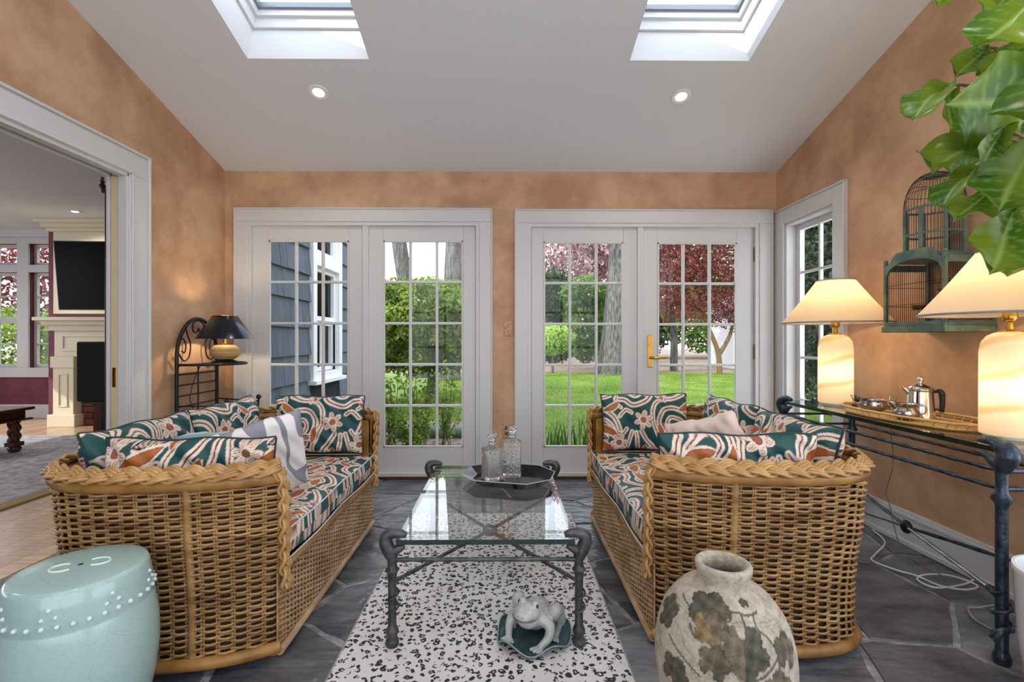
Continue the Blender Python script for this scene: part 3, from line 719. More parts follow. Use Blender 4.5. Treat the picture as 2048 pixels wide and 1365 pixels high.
def plant(name, label, cat, base, blobs, nleaf, size, m, seed, trunks=(), group=None, hollow=.55, bark=None):
    e = empty(name, base); tag(e, label, cat, group); B0 = np.array(base)
    V, F = cloud(name, blobs, nleaf, size, seed, hollow=hollow)
    tag(link('foliage', fast_mesh('foliage', V-B0, F, m), e), kind='stuff')
    for t in trunks:
        pts, r = t[0], t[1]
        MB().tube([Vector(p)-Vector(base) for p in spline(pts, 5)], list(np.interp(np.linspace(0, 1, (len(pts)-1)*5+1), np.linspace(0, 1, len(r)), r)), 12).build('trunk' if r[0] > .07 else 'branch', bark or K['bark'], e, 60)
    return e
G = {}
G['yew'] = leafmat('yew_leaf', srgb(72, 98, 34), srgb(170, 192, 88), 2.2)
G['dark'] = leafmat('dark_leaf', srgb(38, 58, 36), srgb(86, 108, 70), 1.0)
G['mid'] = leafmat('mid_leaf', srgb(70, 104, 44), srgb(134, 160, 84), 1.0)
G['lime'] = leafmat('lime_leaf', srgb(130, 168, 60), srgb(196, 222, 116), 1.4)
G['pink'] = leafmat('blossom', srgb(172, 134, 136), srgb(214, 186, 186), 1.2)
G['red'] = leafmat('maple_leaf', srgb(84, 38, 40), srgb(136, 72, 66), 1.0)
G['redl'] = leafmat('maple_leaf_light', srgb(140, 76, 64), srgb(184, 124, 108), 1.0)
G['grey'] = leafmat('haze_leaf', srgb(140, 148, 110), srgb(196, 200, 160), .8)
G['ever'] = leafmat('evergreen_needle', srgb(24, 36, 26), srgb(70, 86, 62), 2.5, .2)
plant('yew_bush', 'large rounded bright green yew bush behind the shrub bed', 'bush', (-1.7, 9.6, -.05),
      [(-1.7, 9.6, 1.42, 1.75, 1.2, .95), (-2.5, 9.3, 1.5, .8, .7, .80), (-.75, 9.4, 1.5, .7, .8, .82), (-1.5, 9.1, 1.80, .7, .6, .55)], 30000, .105, G['yew'], 11,
      [([(-1.5, 9.6, -.05), (-1.45, 9.5, .6), (-1.6, 9.5, 1.3)], [.12, .09, .05])], hollow=.7)
def trunk_tree(name, label, u, w_px, y, vb, lean, seed, blobs, m, nl, ls=.3):
    b_ = at(u, 690, y=y); b_.z = -.05; rw = w_px/FPX*y/2
    return plant(name, label, 'tree', tuple(b_), blobs, nl, ls, m, seed,
                 [([tuple(b_+Vector((0, 0, -.1))), tuple(b_+Vector((lean*.3, 0, 1.6))), tuple(b_+Vector((lean*.7, 0, 4))), tuple(b_+Vector((lean*1.2, .1, 7.8)))], [rw*1.35, rw*1.05, rw, rw*.8])])
trunk_tree('tall_tree', 'leaning slender grey tree trunk rising behind the yew bush', 845, 30, 15, 0, -1.0, 12, [(-5.5, 15.5, 7.6, 1.6, 1.5, .9)], G['mid'], 500)
trunk_tree('tall_tree', 'thick straight grey tree trunk rising behind the yew bush', 896, 38, 14, 0, .3, 13, [(-.8, 14.6, 7.6, 1.8, 1.5, .9)], G['mid'], 500)
trunk_tree('tall_tree', 'massive grey barked tree trunk standing on the lawn edge', 1226, 54, 16.5, 0, .45, 14, [(4.5, 17, 8.2, 2, 2, .9)], G['mid'], 500)
plant('blossom_tree', 'tall pink blossoming tree beyond the lawn', 'tree', (3.4, 27, -.05), [(3.0, 27, 6.2, 3.6, 2, 2.6), (.2, 27.5, 6.6, 2.2, 1.6, 2.2), (6, 27, 6.8, 2.6, 2, 2)], 11000, .34, G['pink'], 15,
      [([(3.4, 27, -.05), (3.2, 27, 3), (2.6, 27, 6)], [.22, .17, .08]), ([(3.2, 27, 3), (4.2, 27, 5), (5.4, 27, 7)], [.12, .09, .05])])
plant('dark_evergreen', 'dark evergreen thicket beneath the pink blossom tree', 'tree', (2.4, 22, -.05), [(2.1, 22, 2.7, 1.2, 1.1, 1.9), (2.3, 22.4, 1.2, 1.2, 1.1, 1.2)], 8000, .20, G['dark'], 16)
plant('rhododendron', 'dark green broadleaf shrub beside the massive trunk', 'bush', (3.5, 19.5, -.05), [(3.35, 19.5, 1.6, .95, .9, 1.4), (3.3, 19.4, 3.0, 1.0, .8, .8)], 6000, .20, G['mid'], 17)
plant('green_maple', 'small lime green maple on the lawn edge', 'bush', (1.85, 16.6, -.05), [(1.75, 16.6, 1.25, .75, .6, .45), (1.55, 16.5, .95, .7, .5, .35)], 2600, .15, G['lime'], 18, [([(1.7, 16.6, -.05), (1.7, 16.6, .5), (1.7, 16.6, 1.1)], [.05, .04, .03])])
plant('japanese_maple', 'red leaved japanese maple spreading over the lawn edge', 'tree', (7.35, 16, -.05),
      [(6.2, 16, 3.6, 1.5, 1.1, .8), (7.6, 16, 3.3, 1.5, 1.1, .9), (6.9, 15.6, 2.4, 1.3, 1.0, .55), (8.0, 15.8, 1.9, 1.1, .9, .5), (5.6, 16.2, 2.6, .8, .8, .45), (6.9, 16.4, 4.6, 2.2, 1.3, .7)], 8000, .14, G['red'], 19,
      [([(7.35, 16, -.05), (7.3, 16, .7), (7.0, 16, 1.5), (6.6, 16, 2.6)], [.10, .08, .07, .04]), ([(7.3, 16, .6), (7.7, 16, 1.3), (7.9, 15.9, 2.3)], [.08, .06, .03]), ([(7.0, 16, 1.5), (6.3, 16, 2.4), (5.6, 16, 3.0)], [.05, .035, .02]), ([(7.9, 15.9, 2.0), (8.4, 15.9, 3.2)], [.04, .02]), ([(6.6, 16, 2.6), (6.9, 16, 4.4)], [.04, .02])], hollow=.2, bark=K['stem'])
plant('red_maple', 'second smaller red maple with a straight trunk', 'tree', (6.5, 18, -.05), [(6.1, 18, 3.5, 1.6, 1, 1.2), (6.9, 18.2, 2.3, 1.2, .9, .6), (5.9, 18, 5.3, 1.6, 1, .9)], 3600, .17, G['redl'], 20, [([(6.5, 18, -.05), (6.5, 18, 1.5), (6.3, 18, 3.2)], [.15, .13, .08])], hollow=.25)
rs = random.Random(8)
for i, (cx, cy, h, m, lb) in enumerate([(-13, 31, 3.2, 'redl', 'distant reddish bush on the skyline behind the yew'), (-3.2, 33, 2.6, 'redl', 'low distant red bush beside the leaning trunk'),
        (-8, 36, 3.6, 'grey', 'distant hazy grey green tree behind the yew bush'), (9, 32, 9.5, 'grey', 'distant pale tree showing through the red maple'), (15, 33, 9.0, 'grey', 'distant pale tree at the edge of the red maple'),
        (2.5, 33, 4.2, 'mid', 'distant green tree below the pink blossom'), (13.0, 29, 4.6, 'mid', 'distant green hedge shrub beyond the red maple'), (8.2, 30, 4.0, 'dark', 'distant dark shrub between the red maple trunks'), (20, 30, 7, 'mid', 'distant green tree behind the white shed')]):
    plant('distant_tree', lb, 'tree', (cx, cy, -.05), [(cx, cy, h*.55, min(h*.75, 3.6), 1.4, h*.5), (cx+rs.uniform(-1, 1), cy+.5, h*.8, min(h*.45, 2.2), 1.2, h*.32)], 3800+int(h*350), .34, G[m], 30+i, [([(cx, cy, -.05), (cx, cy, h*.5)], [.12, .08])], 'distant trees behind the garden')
plant('side_evergreen', 'dense dark evergreen close outside the narrow window', 'tree', (5.3, 6.6, -.05), [(5.2, 6.3, 1.5, 1.0, 1.5, 1.6), (5.2, 6.6, 3.1, .9, 1.3, 1.2), (5.6, 5.2, 2.2, .9, 1.2, 1.8), (5.6, 8.0, 1.5, 1.0, 1.4, 1.7), (5.7, 8.2, 3.3, 1.0, 1.3, 1.3)], 34000, .13, G['ever'], 50, [([(5.4, 6.3, -.05), (5.4, 6.3, 2), (5.4, 6.3, 3.6)], [.14, .1, .05])], hollow=.3)
plant('parlor_bush', 'sunlit green bush outside the parlor windows', 'bush', (-10.5, 10.2, -.05), [(-10.6, 10.2, .9, 1.8, .9, 1.0), (-8.6, 10.4, .8, 1.0, .8, .9)], 7000, .12, G['yew'], 51)
plant('parlor_maple', 'red leaved tree outside the parlor windows', 'tree', (-11.5, 12, -.05), [(-11.8, 12, 2.4, 2.2, 1.2, 1.5), (-9.6, 12, 2.2, 1.2, 1, 1.3)], 6000, .16, G['red'], 52, [([(-11.5, 12, -.05), (-11.5, 12, 2)], [.12, .08])])

# white shed at the far right
shd = empty('garden_shed', (11.05, 20.5, -.05)); tag(shd, 'white gabled shed glimpsed at the edge of the hinged door', 'shed')
MB().box(-1.6, 1.6, -1.2, 1.2, 0, 2.4).build('walls', K['ext_white'], shd)
MB().prism([(-1.85, -1.35, 2.35), (0, -1.35, 3.7), (1.85, -1.35, 2.35), (1.85, -1.35, 2.25), (0, -1.35, 3.55), (-1.85, -1.35, 2.25)], (0, 2.7, 0)).build('roof', mat('shed_roof', (.12, .12, .13), .8), shd)
MB().prism([(-1.6, -1.19, 2.4), (1.6, -1.19, 2.4), (0, -1.19, 3.5)], (0, .05, 0)).build('gable', K['ext_white'], shd)

# leafy shrubs right outside the glass
def sprig_shrub(base, stems, seed, label, hmax=.9):
    r = random.Random(seed); e = empty('leafy_shrub', base); tag(e, label, 'shrub', 'leafy shrubs under the french doors'); Vs = []; 
    S = MB()
    for k in range(stems):
        a = r.uniform(0, 2*PI); ln = hmax*r.uniform(.55, 1.0); sp_ = r.uniform(.05, .26)
        p = spline([(r.uniform(-.06, .06), r.uniform(-.04, .04), 0), (math.cos(a)*sp_*.5, math.sin(a)*sp_*.3, ln*.5), (math.cos(a)*sp_, math.sin(a)*sp_*.5, ln)], 6)
        S.tube(p, list(np.linspace(.006, .0025, len(p))), 5)
        for q in p[3:]:
            for _ in range(6):
                Vs.append((Vector(q)+Vector((r.gauss(0, .035), r.gauss(0, .03), r.gauss(0, .03))), r.uniform(.035, .062), r))
    S.build('stems', K['stem'], e, 60)
    V = []
    for c, s, r_ in Vs:
        t = Vector((r_.gauss(0, 1), r_.gauss(0, 1), r_.gauss(.5, .7))).normalized(); w = t.orthogonal().normalized(); w.rotate(Matrix.Rotation(r_.uniform(0, 6.28), 3, t))
        n_ = t.cross(w); V += [c-t*s*.5, c+w*s*.3+n_*s*.08, c+t*s*.5, c-w*s*.3+n_*s*.08]
    tag(link('foliage', fast_mesh('foliage', np.array([tuple(v) for v in V]), np.arange(len(V)).reshape(-1, 4), G['sprig']), e), kind='stuff')
G['sprig'] = leafmat('shrub_leaf', srgb(84, 118, 44), srgb(166, 194, 90), 6)
for i, (u, y, st, h, lb) in enumerate([(785, 5.25, 7, .95, 'leafy shrub nearest the wing side behind the left glass column'), (842, 5.15, 9, .98, 'bushiest leafy shrub in the middle glass column'), (893, 5.35, 7, .9, 'leafy shrub beside the corrugated pipe'), (768, 5.0, 6, .5, 'low leafy shrub at the foot of the shingled wing side'), (820, 4.95, 7, .42, 'low leafy shrub in front of the bushiest one'), (676, 5.35, 3, .62, 'single leafy sprig against the blue shingles')]):
    b_ = at(u, 690, y=y); b_.z = -.05; sprig_shrub(tuple(b_), st, 60+i, lb, h)
K['pipe'] = mat('drain_pipe', srgb(96, 128, 118), .6)
pp = [at(790, 870, y=5.75), at(950, 868, y=5.75)]
n = 130; prs = [.058+.007*(i % 2) for i in range(n)]
tag(MB().tube([Vector((pp[0].x+(pp[1].x-pp[0].x)*i/(n-1), 5.75, .022)) for i in range(n)], prs, 14).build('drain_pipe', K['pipe'], smooth=60), 'green corrugated drain pipe lying on the mulch bed', 'pipe')
# iris clumps
K['iris'] = leafmat('iris_blade', srgb(58, 92, 50), srgb(128, 154, 88), 5)
for i, u in enumerate((1098, 1124, 1150, 1178)):
    b_ = at(u, 690, y=5.05+.05*(i % 2)); b_.z = -.05; e = empty('iris_clump', tuple(b_)); r = random.Random(80+i)
    tag(e, ['iris clump nearest the door mullion post by the tray', 'second iris clump from the wall strip', 'middle iris clump with the tallest blades', 'fourth iris clump half hidden by the wicker arm', 'iris clump hidden behind the far wicker arm'][i], 'plant', 'iris clumps outside the door')
    for k in range(9):
        h = r.uniform(.20, .34) if i != 2 else r.uniform(.26, .43); a = r.uniform(0, PI); w = .018; le = r.gauss(0, .06); x0, y0 = r.uniform(-.06, .06), r.uniform(-.04, .04)
        V = []
        for q in range(5):
            t = q/4; ww_ = w*(1-t*t)+.0008; cx, cz = x0+le*t*t, h*t
            V += [(cx-math.cos(a)*ww_, y0-math.sin(a)*ww_, cz), (cx+math.cos(a)*ww_, y0+math.sin(a)*ww_, cz)]
        link('blade', fast_mesh('blade', np.array(V), grid_faces(5, 2), K['iris'], True), e)
# ================================================================== PRINTED FABRIC (flat print drawn once, sampled per vertex)
TEAL, CREAM, BROWN, RUST, DARK = [np.array(c) for c in (srgb(20, 72, 74), srgb(228, 206, 190), srgb(84, 48, 30), srgb(172, 98, 44), srgb(22, 34, 36))]
TW, TH, TR = .46, .38, .0012
def draw_tile():
    nx, ny = int(TW/TR), int(TH/TR); X, Y = np.meshgrid((np.arange(nx)+.5)*TR, (np.arange(ny)+.5)*TR)
    C = np.empty((ny, nx, 3)); C[:] = TEAL
    wr = lambda d, P: (d+P/2) % P-P/2
    def dist(pts):
        D = np.full(X.shape, 9.)
        for px, py in pts: np.minimum(D, np.hypot(wr(X-px, TW), wr(Y-py, TH)), out=D)
        return D
    def curve(P, n=14): return [(p.x, p.y) for p in spline([(a*TW, b*TH, 0) for a, b in P], n)]
    strokes = [([(.02, .30), (.10, .52), (.26, .64), (.42, .62), (.49, .44), (.42, .24), (.31, .10), (.34, -.06)], .0150),
               ([(.07, .22), (.16, .42), (.32, .50), (.385, .40), (.30, .22), (.20, .08), (.19, -.08)], .0130),
               ([(.13, .86), (.28, .80), (.46, .78), (.56, .66), (.57, .46), (.52, .26), (.44, .06), (.46, -.08)], .0130),
               ([(.52, .98), (.60, .82), (.70, .74), (.84, .70), (.94, .78), (1.06, .80)], .0150),
               ([(.60, 1.04), (.69, .90), (.80, .84), (.90, .92), (.97, 1.02)], .0125),
               ([(.73, .28), (.66, .14), (.58, .04), (.53, -.10)], .0140),
               ([(.80, .26), (.79, .10), (.75, -.06)], .0130), ([(.86, .28), (.90, .12), (.93, -.04)], .0120),
               ([(.93, .32), (1.0, .22), (1.10, .20)], .0120),
               ([(.0, .92), (.10, .99), (.24, .95), (.38, 1.02)], .0135),
               ([(1.02, .52), (.94, .62), (.86, .58)], .0120), ([(.0, .66), (.06, .74), (.04, .84)], .0110)]
    for P, w in strokes:
        D = dist(curve(P)); e = np.abs(D-w-.0012) < .0013
        C[D < w+.001] = CREAM; C[np.abs(D) < w*.24] = BROWN*.8
    def leaf(cx, cy, a, L, W, inner, bend=.25):
        dx, dy = wr(X-cx*TW, TW), wr(Y-cy*TH, TH); s = (dx*math.cos(a)+dy*math.sin(a))/L; t = (-dx*math.sin(a)+dy*math.cos(a))/W
        t = t-bend*(1-s*s)*2; f = np.maximum(1-s*s, 0)**.8; e = np.abs(t)-f
        ins = np.abs(s) < 1; wv = .05*np.sin(s*30)
        C[ins & (e < .55)] = CREAM
        C[ins & (e < .08)] = BROWN
        C[ins & (e < -.06+wv)] = inner
        if inner is DARK:
            dots = ((np.floor(s*9)+np.floor(t*2.6)) % 2 == 0) & (e < -.3) & ins; C[dots] = CREAM
    leaf(.20, .28, .35, .070, .020, RUST); leaf(.30, .20, .25, .062, .018, DARK, .1); leaf(.24, .08, .45, .075, .020, RUST, -.2)
    leaf(.86, .90, .1, .055, .017, RUST); leaf(.66, .95, 1.2, .045, .013, RUST, 0); leaf(.12, .68, 2.6, .052, .016, RUST); leaf(.47, .27, 1.35, .05, .014, RUST, .1)
    def flower(cx, cy, R, np_=6, ph=.3):
        dx, dy = wr(X-cx*TW, TW), wr(Y-cy*TH, TH); r = np.hypot(dx, dy); a = np.arctan2(dy, dx)+ph; k = 2*PI/np_
        am = (a+k/2) % k-k/2
        px, py = r*np.cos(am)-R*.62, r*np.sin(am); e = np.hypot(px/(R*.40), py/(R*.27))
        C[e < 1.14] = BROWN*.8; C[e < 1] = CREAM; C[(e < .72) & (np.abs(((py/(R*.10))+.5) % 1-.5) < .14) & (px > -R*.2)] = BROWN
        C[r < R*.30] = BROWN*.8; C[r < R*.26] = srgb(150, 88, 62)
    flower(.70, .46, .060); flower(.03, .10, .056, 6, .1); flower(.44, .82, .036, 5, .9)
    return C
TILE = draw_tile()
def sample(s, t):
    ny, nx = TILE.shape[:2]; fx = (s/TR) % nx; fy = (t/TR) % ny; i, j = np.floor(fx).astype(int) % nx, np.floor(fy).astype(int) % ny
    a, b = (fx-np.floor(fx))[:, None], (fy-np.floor(fy))[:, None]; i2, j2 = (i+1) % nx, (j+1) % ny
    return (TILE[j, i]*(1-a)+TILE[j, i2]*a)*(1-b)+(TILE[j2, i]*(1-a)+TILE[j2, i2]*a)*b

def pillow_mesh(name, w, h, t, m, res=.0034, off=(0, 0), printed=True, box=.36, seed=0, pinch=.04, wr=.006, flip=False, rot=0):
    """two-sided stuffed pillow, local X width, Z height (0..h), Y thickness"""
    nx, ny = int(w/res), int(h/res); rr = np.random.RandomState(seed); ph = rr.rand(6)*6
    p, q = np.meshgrid(np.linspace(-1, 1, nx), np.linspace(-1, 1, ny))
    sm = lambda a: np.maximum(1-np.abs(a)**2.6, 0)
    prof = (sm(p)*sm(q))**box
    X = p*w/2*(1-pinch*(1-np.abs(q)**2)*np.abs(p)); Z = q*h/2*(1-pinch*(1-np.abs(p)**2)*np.abs(q))
    wrk = wr*(np.sin(p*9+ph[0]+2*q)*np.sin(q*7+ph[1])+.6*np.sin(p*17+q*11+ph[2]))*np.minimum(prof*2, 1)
    edge = .005*np.sin(p*6+ph[3])*np.abs(q)**6
    Vs, Cs, Fs = [], [], []
    for k, sg in enumerate((-1, 1)):
        Yt = sg*(t/2*prof+wrk)+.010*np.sin(p*3+ph[4])*sm(q)
        V = np.stack([X, Yt, Z+h/2+edge], -1).reshape(-1, 3); Vs.append(V)
        F = grid_faces(ny, nx, k*nx*ny); Fs.append(F if sg < 0 else F[:, ::-1])
        s_, t_ = (X*(-1 if flip else 1)).ravel(), Z.ravel(); ca, sa = math.cos(rot), math.sin(rot)
        Cs.append(sample(s_*ca-t_*sa+off[0]+k*.2, s_*sa+t_*ca+off[1]))
    me = fast_mesh(name, np.concatenate(Vs), np.concatenate(Fs), m, True)
    if printed: vcol(me, np.concatenate(Cs))
    n = nx*ny; idx = list(range(0, nx))+[nx*(i+1)-1 for i in range(1, ny)]+list(range(n-2, n-nx-1, -1))+[nx*i for i in range(ny-2, 0, -1)]
    return me, Vs[0][idx][::3]
def cushion(name, label, cat, loc, rot, w, h, t, off=(0, 0), m=None, pipe='piping', group=None, **kw):
    e = empty(name, loc); e.rotation_euler = rot; tag(e, label, cat, group)
    me, edge = pillow_mesh('cover', w, h, t, m or K['fabric'], off=off, printed=m is None, **kw); link('cover', me, e)
    if pipe: MB().tube([tuple(v) for v in edge], .005, 6, closed=True).build('piping', K[pipe], e, 180)
    return e

# ================================================================== WICKER LOVESEATS
# local frame: +x = from the front edge to the back, +y = along the seat away from the camera
SD, SL = .78, 1.40
Upath = spline([(.0, .105, 0), (.06, .068, 0), (.14, .035, 0), (.26, .008, 0), (.42, -.004, 0), (.56, .0, 0), (.67, .028, 0), (.75, .09, 0), (.785, .19, 0), (.79, .35, 0), (.79, .70, 0),
                (.79, 1.05, 0), (.785, 1.21, 0), (.75, 1.31, 0), (.67, 1.372, 0), (.56, 1.40, 0), (.42, 1.404, 0), (.26, 1.392, 0), (.14, 1.365, 0), (.06, 1.332, 0), (.0, 1.295, 0)], 10)
def path_frames(P):
    N_ = []
    for i in range(len(P)):
        t = (P[min(i+1, len(P)-1)]-P[max(i-1, 0)]).normalized(); N_.append(Vector((-t.y, t.x, 0))*-1)
    c = Vector((.4, .7, 0))
    return [n if n.dot(P[i]-c) > 0 else -n for i, n in enumerate(N_)]
def flare(z): return .034*(max(z, 0)/.68)**1.6-.012*math.sin(PI*min(1, max(z, 0)/.45))
def weave(P, z0, z1, dz, spacing, amp, r, name, m, sofa, fl=True, nrm=None, per=4, stakes=True):
    Q = resample(P, spacing/per); Nn = nrm or path_frames(Q); pts = np.array([tuple(q) for q in Q]); nn = np.array([tuple(n) for n in Nn]); n = len(Q)
    rows = int((z1-z0)/dz)+1; rr = np.random.RandomState(3); ns = 5; V = []; F = []; base = 0
    ring = np.arange(ns)*2*PI/ns
    for k in range(rows):
        z = z0+k*dz; ph = np.arange(n)/per*PI+(k % 2)*PI
        off = amp*np.sin(ph)+(flare(z) if fl else 0)+rr.normal(0, .0006, n); zz = z+rr.normal(0, .0010)+.0018*np.sin(np.arange(n)*.13+k)*.6
        c = pts+nn*off[:, None]; c[:, 2] = zz
        v = c[:, None, :]+nn[:, None, :]*(np.cos(ring)*r)[None, :, None]; v[:, :, 2] += (np.sin(ring)*r)[None, :]
        V.append(v.reshape(-1, 3)); F.append(grid_faces(n, ns, base, True)); base += n*ns
    o = link(name, fast_mesh(name, np.concatenate(V), np.concatenate(F), m, True), sofa); tag(o, kind='stuff')
    if stakes:
        S = MB(); Q2 = resample(P, spacing)
        N2 = nrm[:1]*len(Q2) if nrm else path_frames(Q2)
        for q, n_ in zip(Q2, N2):
            t = Vector((-n_.y, n_.x, 0))
            for d in (-.0042, .0042):
                S.tube([q+t*d+n_*((flare(z) if fl else 0)-.001)+Vector((0, 0, z)) for z in np.linspace(z0-.01, z1+.01, 7)], .0036, 5, caps=False)
        tag(S.build('stakes', m, sofa, 180), kind='stuff')
def braid(C, side, up, W, H, pitch, canes, r, name, m, sofa):
    """three-ply plait along points C with per-point side/up vectors"""
    n = len(C); L = [0]
    for a, b in zip(C, C[1:]): L.append(L[-1]+(b-a).length)
    B = MB()
    for k in range(3):
        for j in range(canes):
            pts = []
            for i in range(n):
                ph = 2*PI*(L[i]/pitch+k/3); la = W*math.sin(ph)+(j-(canes-1)/2)*r*1.7*(.62+.38*abs(math.cos(ph))); ve = H*math.sin(2*ph)
                pts.append(C[i]+side[i]*la+up[i]*ve)
            B.tube(pts, r, 5)
    return B.build(name, m, sofa, 180)
def wrapped(C, r, name, m, sofa, step=.0045, n=10):
    Q = resample(C, step); return MB().tube(Q, [r*(1+.05*(i % 2)) for i in range(len(Q))], n).build(name, m, sofa, 60)

def make_loveseat():
    s = empty('wicker_loveseat')
    weave(Upath, .055, .642, .0118, .048, .0085, .0049, 'woven_shell', K['wicker'], s)
    Q = resample(Upath, .03); N_ = path_frames(Q)
    def shell(off, z0, z1, nm, m, flip=False):
        P = np.array([[tuple(q+n*(off+flare(z))+Vector((0, 0, z))) for q, n in zip(Q, N_)] for z in np.linspace(z0, z1, 7)]); MB().grid(P).build(nm, m, s, 180)
    shell(-.009, .03, .66, 'gap_backing', K['gap_shade'])
    # inner face, follows a tighter path
    Qi = [Vector((max(q.x*.92, 0.002) if q.x < .3 else q.x-.06, q.y, 0))+Vector((0, (.055 if q.y < .7 else -.055)*min(1, max(0, 1)), 0)) for q in Q]
    P = np.array([[(q.x, q.y, z) for q in Qi] for z in (.10, .66)]); MB().grid(P).build('inner_lining', K['wrap'], s, 180)
    # wrapped rolls top and bottom
    off = flare(.665)
    wrapped([q+n*(off-.006)+Vector((0, 0, .663)) for q, n in zip(Q, N_)], .0245, 'top_roll', K['wrap'], s)
    wrapped([q+n*(.004)+Vector((0, 0, .045)) for q, n in zip(Q, N_)], .021, 'bottom_roll', K['wrap'], s)
    # corner posts
    for i in (int(len(Q)*.105), int(len(Q)*.895)):
        q, n = Q[i], N_[i]; MB().tube([q+n*(flare(z)+.001)+Vector((0, 0, z)) for z in np.linspace(.03, .66, 9)], .013, 10).build('post', K['wicker'], s, 60)
    # top plait, then down both front ends
    Qb = resample(Upath, .012); Nb = path_frames(Qb)
    C = [q+n*(off+.002)+Vector((0, 0, .700)) for q, n in zip(Qb, Nb)]
    braid(C, [(n*.72-Vector((0, 0, .69))) for n in Nb], [(n*.69+Vector((0, 0, .72))) for n in Nb], .0185, .0100, .200, 3, .0072, 'top_braid', K['braid'], s)
    for (fy, sg) in ((.105, 1), (1.295, -1)):
        top = off
        pts = spline([(.0, fy-sg*(top+.004), .695), (-.022, fy-sg*(top-.002), .668), (-.024, fy-sg*.012, .60), (-.022, fy, .45), (-.022, fy+sg*.004, .33), (-.028, fy+sg*.006, .255)], 14)
        pts = resample(pts, .012)
        braid(pts, [Vector((0, 1, 0))]*len(pts), [Vector((-1, 0, 0))]*len(pts), .0155, .0095, .175, 3, .0070, 'arm_braid', K['braid'], s)
        Q3 = [Vector((x, fy+sg*d, 0)) for x, d in ((.002, -.0), (.002, .055))]
        P = np.array([[(q.x-.004, q.y-sg*flare(z)*(1 if k == 0 else .4), z) for k, q in enumerate(Q3)] for z in np.linspace(.03, .68, 6)]); MB().grid(P).build('arm_end', K['wrap'], s, 180)
    # front panel
    FP = [Vector((0, .10, 0)), Vector((0, 1.30, 0))]; nrm = [Vector((-1, 0, 0))]
    Qf = resample(FP, .030/4); weave(FP, .040, .300, .0100, .030, .0050, .0042, 'front_weave', K['wicker_front'], s, fl=False, nrm=nrm*len(Qf), stakes=True)
    MB().box(.010, .016, .10, 1.30, .02, .32).build('front_gap_backing', K['gap_shade'], s)
    wrapped([(-.004, .10, .028), (-.004, 1.30, .028)], .016, 'front_rail', K['wicker_front'], s)
    pts = resample([Vector((-.008, .13, .312)), Vector((-.008, 1.27, .312))], .010)
    braid(pts, [Vector((0, 0, 1))]*len(pts), [Vector((-1, 0, 0))]*len(pts), .011, .007, .085, 3, .0046, 'front_braid', K['wicker'], s)
    MB().box(.02, .72, .08, 1.32, .295, .318).build('seat_deck', K['wrap'], s)
    for x, y in ((.03, .13), (.03, 1.27), (.70, .13), (.70, 1.27)):
        MB().lathe([(.017, 0), (.021, .012), (.019, .05)], 14, (x, y, 0)).build('foot', K['wicker_front'], s, 50)
    return s
LS = make_loveseat()
tag(LS, 'honey wicker loveseat beside the cased opening, behind the celadon stool', 'sofa', 'pair of wicker loveseats')
XF, Y0 = -.815, 1.60
LS.location = (XF, Y0, 0); LS.scale = (-1, 1, 1)
RS = LS.copy(); COL.objects.link(RS)
for c in list(LS.children):
    k = c.copy(); COL.objects.link(k); k.parent = RS
RS.scale = (1, 1, 1); XF2, Y2 = .562, 1.665
RS.location = (XF2, Y2, 0)
RS['label'] = 'honey wicker loveseat in front of the glass console, behind the grape leaf jar'

def cushions(sg, xf, y0, side, seed):
    X = lambda a: xf+sg*a; Y = lambda b: y0+b; gp = 'printed cushions on the loveseat '+side
    # seat cushion: a flat pillow laid down
    e = empty('seat_cushion', (X(.335), Y(.70), .395)); tag(e, 'long printed seat cushion on the loveseat '+side, 'cushion', gp)
    w, h, t = 1.175, .715, .15
    me, edge = pillow_mesh('cover', w, h, t, K['fabric'], res=.0046, off=(.1*seed, .2), box=.13, seed=seed, pinch=.012, wr=.003, rot=.2)
    link('cover', me, e)
    for dy in (-.055, .055):
        MB().tube([(v[0]*.995, dy, v[2]) for v in edge], .0035, 6, closed=True).build('piping', K['piping_light'], e, 180)
    e.rotation_euler = Matrix(((0, 0, sg), (sg, 0, 0), (0, 1, 0))).to_euler()     # width->Y, thickness->Z, height->x
    e.location = (X(.335)-sg*.3575, Y(.70), .395)
    # back cushions lean on the back
    for k, b in enumerate((.395, .985)):
        c = cushion('back_cushion', ('nearer' if k == 0 else 'farther')+' printed back cushion on the loveseat '+side, 'cushion', (X(.665), Y(b), .462), (0, 0, 0), .575, .35, .15, off=(.13+.21*k+.1*seed, .05+.09*k), seed=seed+k, group=gp)
        c.rotation_euler = (Matrix.Rotation(-sg*PI/2, 3, 'Z') @ Matrix.Rotation(math.radians(-10), 3, 'X')).to_euler()
    # end cushions lean on the arms
    c = cushion('arm_cushion', 'dark printed cushion against the near arm of the loveseat '+side, 'cushion', (X(.335), Y(.168), .466), (math.radians(8), 0, 0), .60, .325, .15, off=(.26, .20+.1*seed), seed=seed+5, group=gp, wr=.009)
    c.rotation_euler = (math.radians(5), 0, math.radians(-3*sg))
    c = cushion('arm_cushion', 'dark printed cushion against the far arm of the loveseat '+side, 'cushion', (X(.315), Y(1.258), .464), (math.radians(-8), 0, 0), .54, .345, .14, off=((.22 if sg < 0 else .30), .16), seed=seed+6, group=gp, flip=sg > 0)
    c.rotation_euler = (math.radians(-7), 0, 0)
cushions(-1, XF, Y0, 'by the opening', 1)
cushions(1, XF2, Y2, 'by the console', 2)

